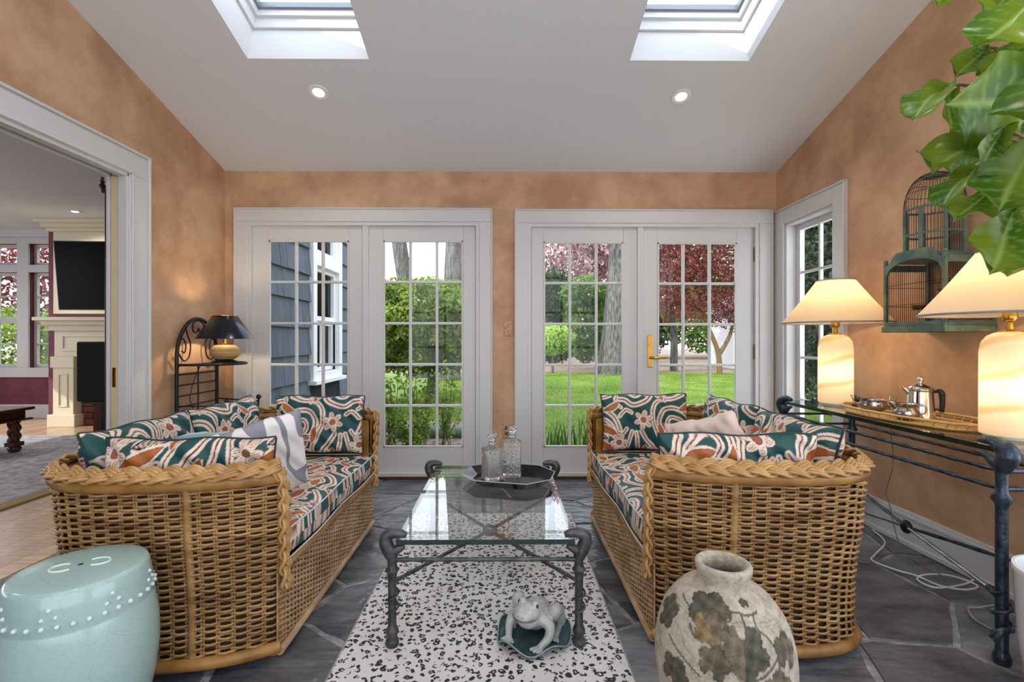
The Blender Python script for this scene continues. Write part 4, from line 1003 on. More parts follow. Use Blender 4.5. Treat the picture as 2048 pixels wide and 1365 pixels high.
# throw pillows
zb = bpy.data.materials.new('zebra_linen'); zb.use_nodes = True; N, L = zb.node_tree.nodes, zb.node_tree.links
tc = N.new('ShaderNodeTexCoord'); mp = N.new('ShaderNodeMapping'); mp.inputs['Rotation'].default_value = (0, .5, 0); mp.inputs['Scale'].default_value = (1, .3, .5); wv = N.new('ShaderNodeTexWave'); wv.inputs['Scale'].default_value = 4.2; wv.inputs['Distortion'].default_value = 7; wv.inputs['Detail'].default_value = 1.0; wv.inputs['Detail Scale'].default_value = 2.6
rp = N.new('ShaderNodeValToRGB'); rp.color_ramp.elements[0].position = .34; rp.color_ramp.elements[0].color = (*srgb(138, 138, 150), 1); rp.color_ramp.elements[1].position = .40; rp.color_ramp.elements[1].color = (*srgb(226, 222, 222), 1)
L.new(tc.outputs['Object'], mp.inputs[0]); L.new(mp.outputs[0], wv.inputs[0]); L.new(wv.outputs[0], rp.inputs[0]); L.new(rp.outputs[0], N['Principled BSDF'].inputs['Base Color']); N['Principled BSDF'].inputs['Roughness'].default_value = .8
zp = cushion('throw_pillow', 'white throw pillow with grey brush stroke print on the loveseat', 'pillow', (-1.02, 2.02, .47), (0, 0, 0), .37, .37, .12, m=zb, pipe=None, res=.008, seed=9)
zp.rotation_euler = (Matrix.Rotation(math.radians(48), 3, 'Z') @ Matrix.Rotation(math.radians(16), 3, 'X') @ Matrix.Rotation(math.radians(-13), 3, 'Y')).to_euler()
vp = cushion('throw_pillow', 'plain sea green velvet throw pillow behind the white one', 'pillow', (-1.235, 2.10, .475), (0, 0, 0), .34, .33, .10, m=K['velvet'], pipe=None, res=.010, seed=10)
vp.rotation_euler = (Matrix.Rotation(math.radians(25), 3, 'Z') @ Matrix.Rotation(math.radians(28), 3, 'X')).to_euler()
K['blush'] = mat('blush_linen', srgb(214, 186, 172), .8, col2=srgb(232, 214, 204), nscale=7)
bp_ = cushion('throw_pillow', 'blush throw pillow with one pointed corner up on the loveseat', 'pillow', (1.01, 2.05, .50), (0, 0, 0), .36, .36, .12, m=K['blush'], pipe=None, res=.010, seed=12, pinch=.10)
bp_.rotation_euler = (Matrix.Rotation(math.radians(-50), 3, 'Z') @ Matrix.Rotation(math.radians(24), 3, 'X') @ Matrix.Rotation(math.radians(-18), 3, 'Y')).to_euler()
# ================================================================== COFFEE TABLE, RUG, FROG
def leopard():
    m = bpy.data.materials.new('leopard_rug'); m.use_nodes = True; N, L = m.node_tree.nodes, m.node_tree.links; b = N['Principled BSDF']
    tc = N.new('ShaderNodeTexCoord'); mp = N.new('ShaderNodeMapping'); L.new(tc.outputs['Object'], mp.inputs[0])
    nz = N.new('ShaderNodeTexNoise'); nz.inputs['Scale'].default_value = 30; nz.inputs['Detail'].default_value = 2; L.new(mp.outputs[0], nz.inputs['Vector'])
    add = N.new('ShaderNodeVectorMath'); add.operation = 'MULTIPLY_ADD'; add.inputs[1].default_value = (.030, .030, 0); L.new(nz.outputs['Color'], add.inputs[0]); L.new(mp.outputs[0], add.inputs[2])
    vo = N.new('ShaderNodeTexVoronoi'); vo.inputs['Scale'].default_value = 36; vo.inputs['Randomness'].default_value = .75; L.new(add.outputs[0], vo.inputs['Vector'])
    rp = N.new('ShaderNodeValToRGB'); e = rp.color_ramp.elements
    e[0].position = 0.0; e[0].color = (.32, .32, .32, 1); e[1].position = 1; e[1].color = (0, 0, 0, 1)
    for p, c in ((.14, .30), (.18, 1), (.40, 1), (.43, 0)):
        q = e.new(p); q.color = (c, c, c, 1)
    L.new(vo.outputs['Distance'], rp.inputs[0])
    n2 = N.new('ShaderNodeTexNoise'); n2.inputs['Scale'].default_value = 46; n2.inputs['Detail'].default_value = 1; L.new(mp.outputs[0], n2.inputs['Vector'])
    g = N.new('ShaderNodeValToRGB'); g.color_ramp.elements[0].position = .43; g.color_ramp.elements[1].position = .47; L.new(n2.outputs['Fac'], g.inputs[0])
    mu = N.new('ShaderNodeMath'); mu.operation = 'MULTIPLY'; L.new(rp.outputs[0], mu.inputs[0]); L.new(g.outputs[0], mu.inputs[1])
    mx = N.new('ShaderNodeMix'); mx.data_type = 'RGBA'; mx.inputs['A'].default_value = (*srgb(206, 203, 200), 1); mx.inputs['B'].default_value = (*srgb(42, 40, 42), 1)
    L.new(mu.outputs[0], mx.inputs['Factor']); L.new(mx.outputs['Result'], b.inputs['Base Color']); b.inputs['Roughness'].default_value = .95
    bn = N.new('ShaderNodeTexNoise'); bn.inputs['Scale'].default_value = 420; L.new(mp.outputs[0], bn.inputs['Vector']); bp = N.new('ShaderNodeBump'); bp.inputs['Strength'].default_value = .35; bp.inputs['Distance'].default_value = .004
    L.new(bn.outputs['Fac'], bp.inputs['Height']); L.new(bp.outputs[0], b.inputs['Normal'])
    return m
lr = empty('leopard_rug', (-.08, 1.9, 0)); tag(lr, 'white runner rug with black leopard spots under the coffee table', 'rug')
MB().box(-.515, .515, -1.2, 1.19, .0005, .011).build('pile', leopard(), lr, bevel=.003)
K['rugedge'] = mat('rug_binding_grey', srgb(150, 148, 146), .95)
for a in (-1, 1): MB().tube([(a*.517, -1.2, .0062), (a*.517, 1.19, .0062)], .0055, 6).build('binding', K['rugedge'], lr, 60)
RUGZ = .011

def turned(prof, n=16): return prof
def twist_bar(p, q, r, name, m, par, turns=30, n=8):
    p, q = Vector(p), Vector(q); t = (q-p).normalized(); a = t.orthogonal().normalized(); b = t.cross(a); Ln = (q-p).length; k = max(20, int(Ln/.006)); V = []; ns = 10; base = []
    for i in range(k+1):
        c = p.lerp(q, i/k); an = i/k*Ln*turns
        for j in range(ns):
            th = 2*PI*j/ns; rr = r*(1+.20*math.cos(4*(th-an/4*1.0)))
            V.append(tuple(c+(a*math.cos(th)+b*math.sin(th))*rr))
    return link(name, fast_mesh(name, np.array(V), grid_faces(k+1, ns, 0, True), m, True), par)
GT = .409      # coffee table glass top
tx0, tx1, ty0, ty1 = -.402, .262, 1.742, 2.765
ct2 = empty('coffee_table', ((tx0+tx1)/2, (ty0+ty1)/2, RUGZ)); tag(ct2, 'glass topped coffee table with dark sculpted iron legs on the leopard rug', 'table')
O = Vector(ct2.location)
g = MB(); g.box(tx0-O.x, tx1-O.x, ty0-O.y, ty1-O.y, GT-.019-RUGZ, GT-RUGZ); g.m = [0, 0, 1, 1, 1, 1]
g.build('glass_top', [K['table_glass'], K['glass_edge']], ct2)
def iron_leg(base, h_grip, inward, m, par, tend=True, fat=1.0, t_glass=.02):
    """leg with foot, ring, and a two-jawed head gripping the glass; inward = unit xy vector to the table"""
    B = Vector(base); I = Vector((inward[0], inward[1], 0)); hz = h_grip
    L_ = MB()
    z = lambda t: hz*t
    prof = [(.001, .0), (.022, .0), (.025, .010), (.024, .022), (.017, .034), (.024, .052), (.022, .062), (.0155, .075), (.0155, hz*.60), (.017, hz*.66), (.019, hz*.69), (.0265, hz*.715), (.019, hz*.74), (.0165, hz*.775), (.018, hz*.82), (.021, hz*.85)]
    prof = [(r*fat, z_) for r, z_ in prof]
    L_.lathe(prof, 14, tuple(B)); leg = L_.build('leg', m, par, 60)
    H = MB(); P = lambda i, zz: tuple(B+I*i+Vector((0, 0, zz)))
    H.tube(spline([P(0, hz*.83), P(-.010*fat, hz-.045), P(-.024*fat, hz-.012), P(-.020*fat, hz+.012*fat), P(.004, hz+.023*fat), P(.034*fat, hz+.021*fat), P(.054*fat, hz+.0150*fat)], 5),
           list(np.interp(np.linspace(0, 1, 31), [0, .17, .33, .5, .67, .83, 1], [r*fat for r in (.019, .025, .025, .023, .019, .016, .009)])), 12)
    H.tube(spline([P(-.012*fat, hz-.055), P(.012*fat, hz-.040), P(.034*fat, hz-t_glass-.010*fat), P(.046*fat, hz-t_glass-.007*fat)], 5), list(np.interp(np.linspace(0, 1, 16), [0, .4, .8, 1], [r*fat for r in (.020, .017, .011, .006)])), 10)
    H.build('clasp_head', m, leg, 60)
    if tend:
        T = []
        for i in range(60):
            a = i/60*2*PI*2.5+1; T.append(tuple(B+Vector((math.cos(a)*.022*fat, math.sin(a)*.022*fat, hz*(.26+.32*i/60)))))
        MB().tube(T, .0042*fat, 6).build('tendril', m, leg, 60)
    return leg
for x, i in ((tx0-.016, 1), (tx1+.016, -1)):
    for y in (ty0+.012, ty1-.012):
        iron_leg((x-O.x, y-O.y, 0), GT-RUGZ-.0035, (i, 0), K['iron'], ct2)
hy = .33-RUGZ
for y in (ty0+.012, ty1-.012): twist_bar((tx0-.014-O.x, y-O.y, hy), (tx1+.014-O.x, y-O.y, hy), .0075, 'stretcher', K['iron'], ct2, 60)
for x in (tx0-.016, tx1+.016):
    for y in (ty0+.012, ty1-.012): twist_bar((x-O.x, y-O.y, .235), (0, 0, .225), .0075, 'cross_bar', K['iron'], ct2, 60)
MB().sphere((0, 0, .225), .03, 14, 10, (1.2, 1, .9)).build('cross_knot', K['iron'], ct2, 60)

# octagonal black tray and the two decanters
tz = GT+.0005
tr = empty('octagonal_tray', (.022, 2.475, tz)); tag(tr, 'black lacquer octagonal tray on the glass coffee table', 'tray'); tr.rotation_euler = (0, 0, math.radians(-14))
def octa(w, h, c): return [(w, -h+c), (w, h-c), (w-c, h), (-w+c, h), (-w, h-c), (-w, -h+c), (-w+c, -h), (w-c, -h)]
o1, o2, o3 = octa(.190, .135, .085), octa(.235, .180, .105), octa(.229, .174, .103)
v = [(x, y, 0) for x, y in o1]+[(x, y, .040) for x, y in o2]+[(x, y, .041) for x, y in o3]+[(x*.985, y*.985, .006) for x, y in o1]
fs = [tuple(range(8))[::-1], tuple(range(24, 32))]
for a, b_ in ((0, 8), (8, 16), (16, 24)):
    for i in range(8): j = (i+1) % 8; fs.append((a+i, a+j, b_+j, b_+i))
MB().add(v, fs).build('tray_body', K['lacquer'], tr)
K['rimline'] = mat('tray_rim', (.45, .46, .47), .3)
MB().tube([(x*.995, y*.995, .041) for x, y in o2], .0022, 6, closed=True).build('rim', K['rimline'], tr, 40)
def decanter(loc, rz, label, w, hb, style):
    e = empty('decanter', loc, rz); tag(e, label, 'decanter', 'crystal decanters on the tray')
    n = 112; prof = []; hw = w/2
    def sq(a, k): c, s_ = abs(math.cos(a)), abs(math.sin(a)); return 1/((c**k+s_**k)**(1/k))
    B = MB(); zs = [0, .004]+list(np.linspace(.012, hb-.012, 64))+[hb-.004, hb, hb+.008, hb+.013, hb+.016, hb+.028, hb+.030, hb+.034, hb+.037]
    base = 0; V = []
    for i, z in enumerate(zs):
        for k in range(n):
            a = 2*PI*k/n
            if z <= hb-.003:
                r = hw*sq(a, 7)*(.93 if z == 0 else 1)
                if .018 < z < hb-(.022 if style else .034):
                    s_ = a*4/PI*.030; q = .022 if style else .0145
                    d = abs((s_/q+z/q) % 1-.5)+abs((s_/q-z/q) % 1-.5); r -= .0030*d
                    if style and abs(z-hb*.5) < .008: r -= .002
            else:
                t = (z-hb)/.016; r = hw*sq(a, 7-4.5*min(1, t))*max(.36, 1-.64*min(1, t)**.7)
                if hb+.029 < z < hb+.0355: r = hw*.44
            V.append((r*math.cos(a), r*math.sin(a), z))
    m_ = len(zs); me = fast_mesh('body', np.array(V), grid_faces(m_, n, 0, True), K['crystal'])
    bm = bmesh.new(); bm.from_mesh(me); bm.verts.ensure_lookup_table(); bm.faces.new([bm.verts[i] for i in range(n)][::-1]); bm.faces.new([bm.verts[(m_-1)*n+i] for i in range(n)]); bm.to_mesh(me); bm.free()
    link('body', me, e)
    zt = hb+.0375
    S = MB().lathe([(.001, zt), (.012, zt), (.013, zt+.006), (.011, zt+.010), (.024, zt+.016), (.027, zt+.022), (.025, zt+.036), (.020, zt+.041), (.001, zt+.043)], 12).build('stopper', K['crystal'], e)
    return e
decanter((-.064, 2.482, tz+.0065), math.radians(24), 'shorter square crystal decanter with diamond cut pattern', .098, .160, 0)
decanter((.042, 2.545, tz+.0065), math.radians(-4), 'taller square crystal decanter with panelled sides', .098, .185, 1)

# ceramic frog on a lily pad
K['frog'] = mat('frog_glaze', srgb(178, 180, 176), .22, spec=.6, col2=srgb(150, 153, 150), nscale=9)
K['pad'] = mat('pad_glaze', srgb(46, 66, 68), .18, spec=.6, col2=srgb(64, 84, 86), nscale=10)
K['eye'] = mat('frog_eye', (.01, .01, .01), .15)
fg = empty('ceramic_frog', (.108, 1.80, RUGZ+.0005)); tag(fg, 'grey glazed ceramic frog crouching on a dark lily pad under the table', 'figurine')
n, m_ = 64, 10; V = []
for i in range(m_):
    t = i/(m_-1)
    for k in range(n):
        a = 2*PI*k/n; r = .140*t*(1+.05*math.cos(3*a+.5)); wv_ = t**3*(.020+.016*math.sin(5*a+.6)+.006*math.cos(3*a)); V.append((r*math.cos(a), r*math.sin(a)*.98, .006+max(0, wv_)))
bot = [(x, y, max(0, z-.006)) for x, y, z in V]
F = np.concatenate([grid_faces(m_, n, 0, True), grid_faces(m_, n, n*m_, True)[:, ::-1], np.array([[(m_-1)*n+k, (m_-1)*n+(k+1) % n, n*m_+(m_-1)*n+(k+1) % n, n*m_+(m_-1)*n+k] for k in range(n)])[:, ::-1]])
link('lily_pad', fast_mesh('lily_pad', np.array(V+bot), F, K['pad'], True), fg)
MB().tube(V[-n:], .0028, 6, closed=True).build('pad_rim', mat('pad_rim_glaze', srgb(120, 142, 142), .15), fg, 180)
fr_ = MB(); rot = Matrix.Rotation(math.radians(-30), 4, 'Z')   # frog local: -y forward
fr_.sphere((0, .030, .078), 1, 18, 12, (.060, .072, .054)); fr_.sphere((0, -.008, .090), 1, 18, 12, (.054, .052, .046)); fr_.sphere((0, .066, .058), 1, 18, 12, (.056, .044, .042))
fr_.sphere((0, -.046, .118), 1, 18, 12, (.050, .046, .031)); fr_.sphere((0, -.074, .119), 1, 18, 12, (.036, .030, .020)); fr_.sphere((0, -.040, .088), 1, 18, 12, (.044, .040, .030))
for s_ in (-1, 1):
    fr_.sphere((s_*.027, -.032, .143), .016, 12, 8)
    fr_.tube(spline([(s_*.040, -.010, .084), (s_*.076, -.012, .070), (s_*.082, -.036, .040), (s_*.064, -.072, .019)], 5), list(np.linspace(.025, .0125, 16)), 10)
    for f in (-.026, -.009, .009, .026): fr_.tube([(s_*.064, -.068, .019), (s_*.060+f, -.104+abs(f)*.4, .014)], [.009, .0062], 8)
    fr_.tube(spline([(s_*.042, .062, .062), (s_*.074, .030, .098), (s_*.084, .044, .106), (s_*.082, .082, .046), (s_*.076, .074, .024), (s_*.088, .022, .017)], 5), list(np.interp(np.linspace(0, 1, 26), [0, .3, .6, 1], [.030, .026, .020, .010])), 10)
    for f in (-.016, 0, .016): fr_.tube([(s_*.087, .026, .016), (s_*.092+f, -.006, .014)], [.008, .0056], 8)
fr_.xf(rot); fo = fr_.build('frog_body', K['frog'], fg, 180)
rm = fo.modifiers.new('blend', 'REMESH'); rm.mode = 'VOXEL'; rm.voxel_size = .0026; rm.use_smooth_shade = True
sm_ = fo.modifiers.new('soften', 'SMOOTH'); sm_.iterations = 7; sm_.factor = .5
for s_ in (-1, 1):
    p = rot @ Vector((s_*.0375, -.038, .145)); MB().sphere(tuple(p), .0072, 10, 8, (.8, .8, 1.1)).build('eye', K['eye'], fg, 180)
    q = rot @ Vector((s_*.010, -.100, .125)); MB().sphere(tuple(q), .002, 8, 6).build('nostril', K['eye'], fg, 180)
mp_ = [rot @ Vector((math.sin(a)*.0495, -.058-math.cos(a)*.0445+.002, .108+.004*abs(a))) for a in np.linspace(-1.25, 1.25, 19)]
MB().tube(mp_, .0016, 6).build('mouth_line', mat('mouth_glaze', srgb(92, 94, 92), .4), fg, 180)

# ================================================================== GARDEN STOOL
cl = bpy.data.materials.new('celadon_glaze'); cl.use_nodes = True; N, L = cl.node_tree.nodes, cl.node_tree.links; b = N['Principled BSDF']
tc = N.new('ShaderNodeTexCoord'); vo = N.new('ShaderNodeTexVoronoi'); vo.feature = 'DISTANCE_TO_EDGE'; vo.inputs['Scale'].default_value = 26; L.new(tc.outputs['Object'], vo.inputs['Vector'])
rp = N.new('ShaderNodeValToRGB'); rp.color_ramp.elements[0].position = 0; rp.color_ramp.elements[0].color = (.88, .88, .88, 1); rp.color_ramp.elements[1].position = .03; rp.color_ramp.elements[1].color = (1, 1, 1, 1); L.new(vo.outputs[0], rp.inputs[0])
nz = N.new('ShaderNodeTexNoise'); nz.inputs['Scale'].default_value = 3; L.new(tc.outputs['Object'], nz.inputs['Vector']); r2_ = N.new('ShaderNodeValToRGB'); r2_.color_ramp.elements[0].color = (*srgb(146, 176, 174), 1); r2_.color_ramp.elements[1].color = (*srgb(182, 206, 200), 1); L.new(nz.outputs['Fac'], r2_.inputs[0])
mx = N.new('ShaderNodeMix'); mx.data_type = 'RGBA'; mx.blend_type = 'MULTIPLY'; mx.inputs['Factor'].default_value = 1; L.new(r2_.outputs[0], mx.inputs['A']); L.new(rp.outputs[0], mx.inputs['B']); L.new(mx.outputs['Result'], b.inputs['Base Color']); b.inputs['Roughness'].default_value = .16; b.inputs['Specular IOR Level'].default_value = .6
K['celadon'] = cl
HS = .492
gs = empty('garden_stool', (-1.228, 1.372, 0)); tag(gs, 'pale celadon ceramic garden stool with studded band in front of the wicker arm', 'stool')
MB().lathe([(.150, 0), (.153, .01), (.160, .06), (.178, .15), (.186, .24), (.183, .32), (.172, HS-.108), (.1705, HS-.104), (.1715, HS-.1), (.1665, HS-.05), (.160, HS-.012), (.155, HS-.002), (.148, HS), (.10, HS+.004), (.05, HS+.006), (.001, HS+.0065)], 64).build('body', cl, gs, 50)
stud = MB().sphere((0, 0, 0), 1, 10, 8).mesh('stud', mat('stud_glaze', srgb(200, 220, 222), .12, spec=.7), 180)
for k in range(34):
    a = 2*PI*k/34; o = link('stud', stud, gs); o.location = (math.cos(a)*.1718, math.sin(a)*.1718, HS-.083); o.scale = (.0066,)*3
for k in range(8):
    for da, dz in ((-.085, -.062), (.085, -.060), (0, -.040)):
        a = 2*PI*k/8+da+.35; o = link('stud', stud, gs); o.location = (math.cos(a)*(.1672-(.0022 if dz > -.05 else 0)), math.sin(a)*(.1672-(.0022 if dz > -.05 else 0)), HS+dz); o.scale = (.0058,)*3
K['cdark'] = mat('stool_hole', srgb(40, 52, 56), .6); K['crim'] = mat('stool_relief', srgb(212, 222, 206), .2)
for s_ in (-1, 1):
    a0 = .55 if s_ > 0 else .55+PI
    c = Vector((math.cos(a0)*.040, math.sin(a0)*.040, HS+.006))
    MB().tube([c+Vector((math.cos(t+a0)*.030, math.sin(t+a0)*.024, 0)) for t in np.linspace(-2.2, 2.2, 18)], .0032, 6).build('coin_relief', K['crim'], gs, 60)
MB().lathe([(.001, 0), (.0085, 0), (.008, .0022), (.001, .0024)], 4, (0, 0, HS+.0055)).build('coin_hole', K['cdark'], gs)

# ================================================================== GRAPE LEAF JAR
JH = .535
def jar():
    prof = spline([(.105, .0, 0), (.118, .012, 0), (.150, .10, 0), (.176, .22, 0), (.179, .31, 0), (.160, .39, 0), (.118, .452, 0), (.076, .478, 0), (.068, .485, 0)], 22)
    prof = [(p.x, p.y) for p in prof]; body_n = len(prof)
    prof += [(.0665, .490), (.069, .505), (.0735, .522), (.0735, .531), (.070, .5345), (.062, .535), (.056, .531), (.052, .515), (.050, .490), (.060, .47), (.09, .44)]
    n = 460; V = np.zeros((len(prof), n, 3)); a = np.arange(n)*2*PI/n
    for i, (r, z) in enumerate(prof):
        rr = r*(1+.004*np.sin(3*a+z*20)); V[i, :, 0] = rr*np.cos(a); V[i, :, 1] = rr*np.sin(a); V[i, :, 2] = z
    Pn = V.reshape(-1, 3); A = np.tile(a, len(prof)); Zz = Pn[:, 2]; pr_ = np.array(prof)
    sl = np.concatenate([[0], np.cumsum(np.hypot(np.diff(pr_[:, 0]), np.diff(pr_[:, 1])))]); T = np.repeat(sl, n); Rl = np.repeat(pr_[:, 0], n)
    zs_ = lambda z: float(np.interp(z, pr_[:body_n, 1], sl[:body_n]))
    ANG = (A+2.008+PI) % (2*PI)-PI          # 0 = side seen in the photograph
    S = ANG*.170
    C = np.empty((len(Pn), 3)); C[:] = srgb(186, 176, 160)
    no = .5+.5*np.sin(S*37+np.sin(Zz*31)*2)*np.sin(T*43+np.sin(S*23)*2); C *= (.88+.14*no)[:, None]
    body = np.repeat(np.arange(len(prof)) < body_n, n)
    def ring(z): C[(np.abs(T-zs_(z)-.004*np.sin(S*22)) < .0018) & body] *= .72
    ring(.437); ring(.43)
    def gl(ca, cz, R, rot, c1, c2):
        dx, dz = (ANG-ca)*np.maximum(Rl, .1), T-zs_(cz); r = np.hypot(dx, dz); th = np.arctan2(dx, dz)-rot; lob = .66+.26*np.abs(np.cos(2.5*th))**.8+.075*np.abs(((th*11/PI) % 1)-.5)*2
        lob *= np.where(np.abs((th+PI) % (2*PI)-PI) > 2.9, .6, 1); ins = (r < R*lob) & body; vein = np.abs(np.sin(2.5*th)) < .07
        half = (np.sin(th) > 0)[:, None]; cc = np.where(half, np.array(c1), np.array(c2)); k = (.78+.30*np.sin(dx*140+dz*60)*np.sin(dz*120-dx*80)+.1*no)[:, None]
        C[ins] = (cc*k)[ins]; C[ins & vein & (r > R*.1)] *= .66
        C[body & (np.abs(r-R*lob) < .0016)] *= .62
    def vine(P, w=.0022):
        w *= 1.35
        D = np.full(len(S), 9.)
        for q, t_ in [(p.x, zs_(p.y)) for p in spline([(x, z, 0) for x, z in P], 26)]: np.minimum(D, np.hypot((ANG-q)*np.maximum(Rl, .1), T-t_), out=D)
        C[(D < w) & body] = srgb(104, 96, 82)
    G1, G2, G3, G4 = srgb(98, 92, 74), srgb(120, 108, 90), srgb(88, 88, 74), srgb(144, 120, 84)
    vine([(-1.0, .452), (-.7, .442), (-.3, .437), (.1, .440), (.16, .455), (.3, .457), (.5, .452), (.75, .456)]); vine([(.36, .455), (.38, .435), (.36, .41)], .002)
    vine([(-.55, .41), (-.42, .392), (-.26, .405), (-.1, .392), (.05, .36), (.25, .335), (.5, .335), (.9, .38)], .0026)
    vine([(.62, .452), (.60, .43), (.75, .41), (.82, .38), (.8, .34)], .0018); vine([(-.1, .46), (-.02, .47), (.06, .463), (.05, .45)], .0016); vine([(-.9, .36), (-.6, .335), (-.3, .31)], .002)
    gl(-.32, .452, .056, .3, G1, G3); gl(-.22, .420, .046, 2.6, G4, G2); gl(.30, .385, .066, PI, G2, G3); gl(-.12, .352, .042, .3, G1, G2)
    gl(-1.15, .40, .05, 1, G3, G1); gl(1.05, .375, .045, .4, G2, G1); gl(.55, .470, .014, 0, G3, G3); gl(2.1, .38, .06, 0, G1, G2); gl(-2.1, .36, .06, 2, G3, G2); gl(.75, .30, .05, 1.4, G1, G2); gl(-.7, .28, .05, .5, G3, G1)
    inner = np.repeat(np.arange(len(prof)) > body_n+7, n); C[inner] = srgb(120, 112, 104)
    me = fast_mesh('body', Pn, grid_faces(len(prof), n, 0, True), K['jar'], True); vcol(me, C); return me
K['jar'] = mat('weathered_clay', (1, 1, 1), .85, vc=True, bump=(70, .7), bumpdist=.006)
N, L = K['jar'].node_tree.nodes, K['jar'].node_tree.links
tc = N.new('ShaderNodeTexCoord'); nz = N.new('ShaderNodeTexNoise'); nz.inputs['Scale'].default_value = 38; nz.inputs['Detail'].default_value = 8; nz.inputs['Roughness'].default_value = .75; L.new(tc.outputs['Object'], nz.inputs['Vector'])
rp = N.new('ShaderNodeValToRGB'); rp.color_ramp.elements[0].position = .30; rp.color_ramp.elements[0].color = (.50, .47, .43, 1); rp.color_ramp.elements[1].position = .58; rp.color_ramp.elements[1].color = (1, 1, 1, 1); L.new(nz.outputs['Fac'], rp.inputs[0])
mx = N.new('ShaderNodeMix'); mx.data_type = 'RGBA'; mx.blend_type = 'MULTIPLY'; mx.inputs['Factor'].default_value = 1
L.new([n for n in N if n.type == 'ATTRIBUTE'][0].outputs['Color'], mx.inputs['A']); L.new(rp.outputs[0], mx.inputs['B']); L.new(mx.outputs['Result'], N['Principled BSDF'].inputs['Base Color'])
jr = empty('grape_leaf_jar', (.607, 1.30, 0)); tag(jr, 'weathered off white clay jar painted with grape leaves and vines', 'jar')
link('body', jar(), jr); MB().lathe([(.001, .0005), (.104, .0005)], 32, caps=False).build('underside', K['jar'], jr)
# ================================================================== CONSOLE TABLE AND WHAT STANDS ON IT
CZT = .765; kx0, kx1, ky0, ky1 = 1.760, 2.215, 1.645, 2.975
cn = empty('console_table', ((kx0+kx1)/2, (ky0+ky1)/2, 0)); tag(cn, 'long glass topped console table with dark hammered iron legs along the wall', 'table'); O = Vector(cn.location)
g = MB(); g.box(kx0-O.x, kx1-O.x, ky0-O.y, ky1-O.y, CZT-.019, CZT); g.m = [0, 0, 1, 1, 1, 1]; g.build('glass_top', [K['table_glass'], K['glass_edge']], cn)
def console_leg(x, y, ix, iy):
    B = Vector((x-O.x, y-O.y, 0)); I = Vector((ix, iy, 0)).normalized(); m = K['iron_blue']
    prof = [(.001, 0), (.024, 0), (.027, .012), (.025, .028), (.0185, .045), (.0175, .55), (.019, .562), (.032, .585), (.019, .608), (.017, .63), (.018, .67), (.024, .70)]
    leg = MB().lathe(prof, 16, tuple(B)).build('leg', m, cn, 60)
    P = lambda i, z: tuple(B+I*i+Vector((0, 0, z))); H = MB()
    H.tube(spline([P(0, .685), P(-.012, .715), P(-.022, .742), P(-.008, .766), P(.030, .783), P(.078, .778)], 5), list(np.interp(np.linspace(0, 1, 26), [0, .2, .4, .6, .8, 1], [.022, .030, .033, .030, .019, .011])), 14)
    H.tube(spline([P(-.004, .695), P(.028, .712), P(.055, .728), P(.082, .735)], 5), list(np.linspace(.024, .007, 16)), 10)
    H.build('clasp_head', m, leg, 60)
    T = [tuple(B+Vector((math.cos(a)*.026, math.sin(a)*.026, .10+.16*i/50))) for i, a in enumerate(np.linspace(2, 2+4.6*PI, 50))]
    MB().tube(T, .006, 6).build('tendril', m, leg, 60)
    MB().tube(spline([tuple(B+Vector((.02, -.015, .125))), tuple(B+Vector((-.03, -.035, .135))), tuple(B+Vector((-.055, -.02, .10)))], 5), list(np.linspace(.010, .014, 11)), 8).build('tendril', m, leg, 60)
CL = [(kx0+.008, ky0+.012, 0, 1), (kx0+.008, ky1-.012, 0, -1), (kx1-.012, ky0+.012, 0, 1), (kx1-.012, ky1-.012, 0, -1)]
for c in CL: console_leg(*c)
for z in (.682, .618):
    for (a, b_) in ((0, 1), (2, 3), (0, 2), (1, 3)):
        twist_bar((CL[a][0]-O.x, CL[a][1]-O.y, z), (CL[b_][0]-O.x, CL[b_][1]-O.y, z), .0072, 'rail', K['iron_blue'], cn, 55)
K['steel'] = mat('steel_rod', (.30, .31, .32), .3, .8)
for c in CL: twist_bar((c[0]-O.x, c[1]-O.y, .235), (0, 0, .225), .0075, 'cross_bar', K['steel'] if c[0] < 2 else K['iron_blue'], cn, 40)
MB().sphere((0, 0, .225), .03, 14, 10, (.7, 1, 1.1)).build('cross_knot', K['black_iron'], cn, 60)
for c in CL:
    d = Vector((c[0]-O.x, c[1]-O.y, .235)); k = d.normalized(); MB().tube([d-Vector((k.x, k.y, 0))*.075, d-Vector((k.x, k.y, 0))*.02], [.011, .017], 10).build('bar_collar', K['black_iron'], cn, 50)

# alabaster lamps with pleated shades
al = bpy.data.materials.new('alabaster'); al.use_nodes = True; N, L = al.node_tree.nodes, al.node_tree.links; b = N['Principled BSDF']
tc = N.new('ShaderNodeTexCoord'); mp = N.new('ShaderNodeMapping'); mp.inputs['Rotation'].default_value = (.5, .4, 0); mp.inputs['Scale'].default_value = (1, 1, 1.6); L.new(tc.outputs['Object'], mp.inputs[0])
wv = N.new('ShaderNodeTexWave'); wv.inputs['Scale'].default_value = 1.9; wv.inputs['Distortion'].default_value = 5; wv.inputs['Detail'].default_value = 3; wv.inputs['Detail Scale'].default_value = .8; wv.bands_direction = 'Z'; L.new(mp.outputs[0], wv.inputs[0])
rp = N.new('ShaderNodeValToRGB'); rp.color_ramp.elements[0].position = 0; rp.color_ramp.elements[0].color = (*srgb(222, 198, 160), 1); rp.color_ramp.elements[1].position = .22; rp.color_ramp.elements[1].color = (*srgb(250, 238, 214), 1); L.new(wv.outputs[0], rp.inputs[0]); L.new(rp.outputs[0], b.inputs['Base Color']); b.inputs['Roughness'].default_value = .2
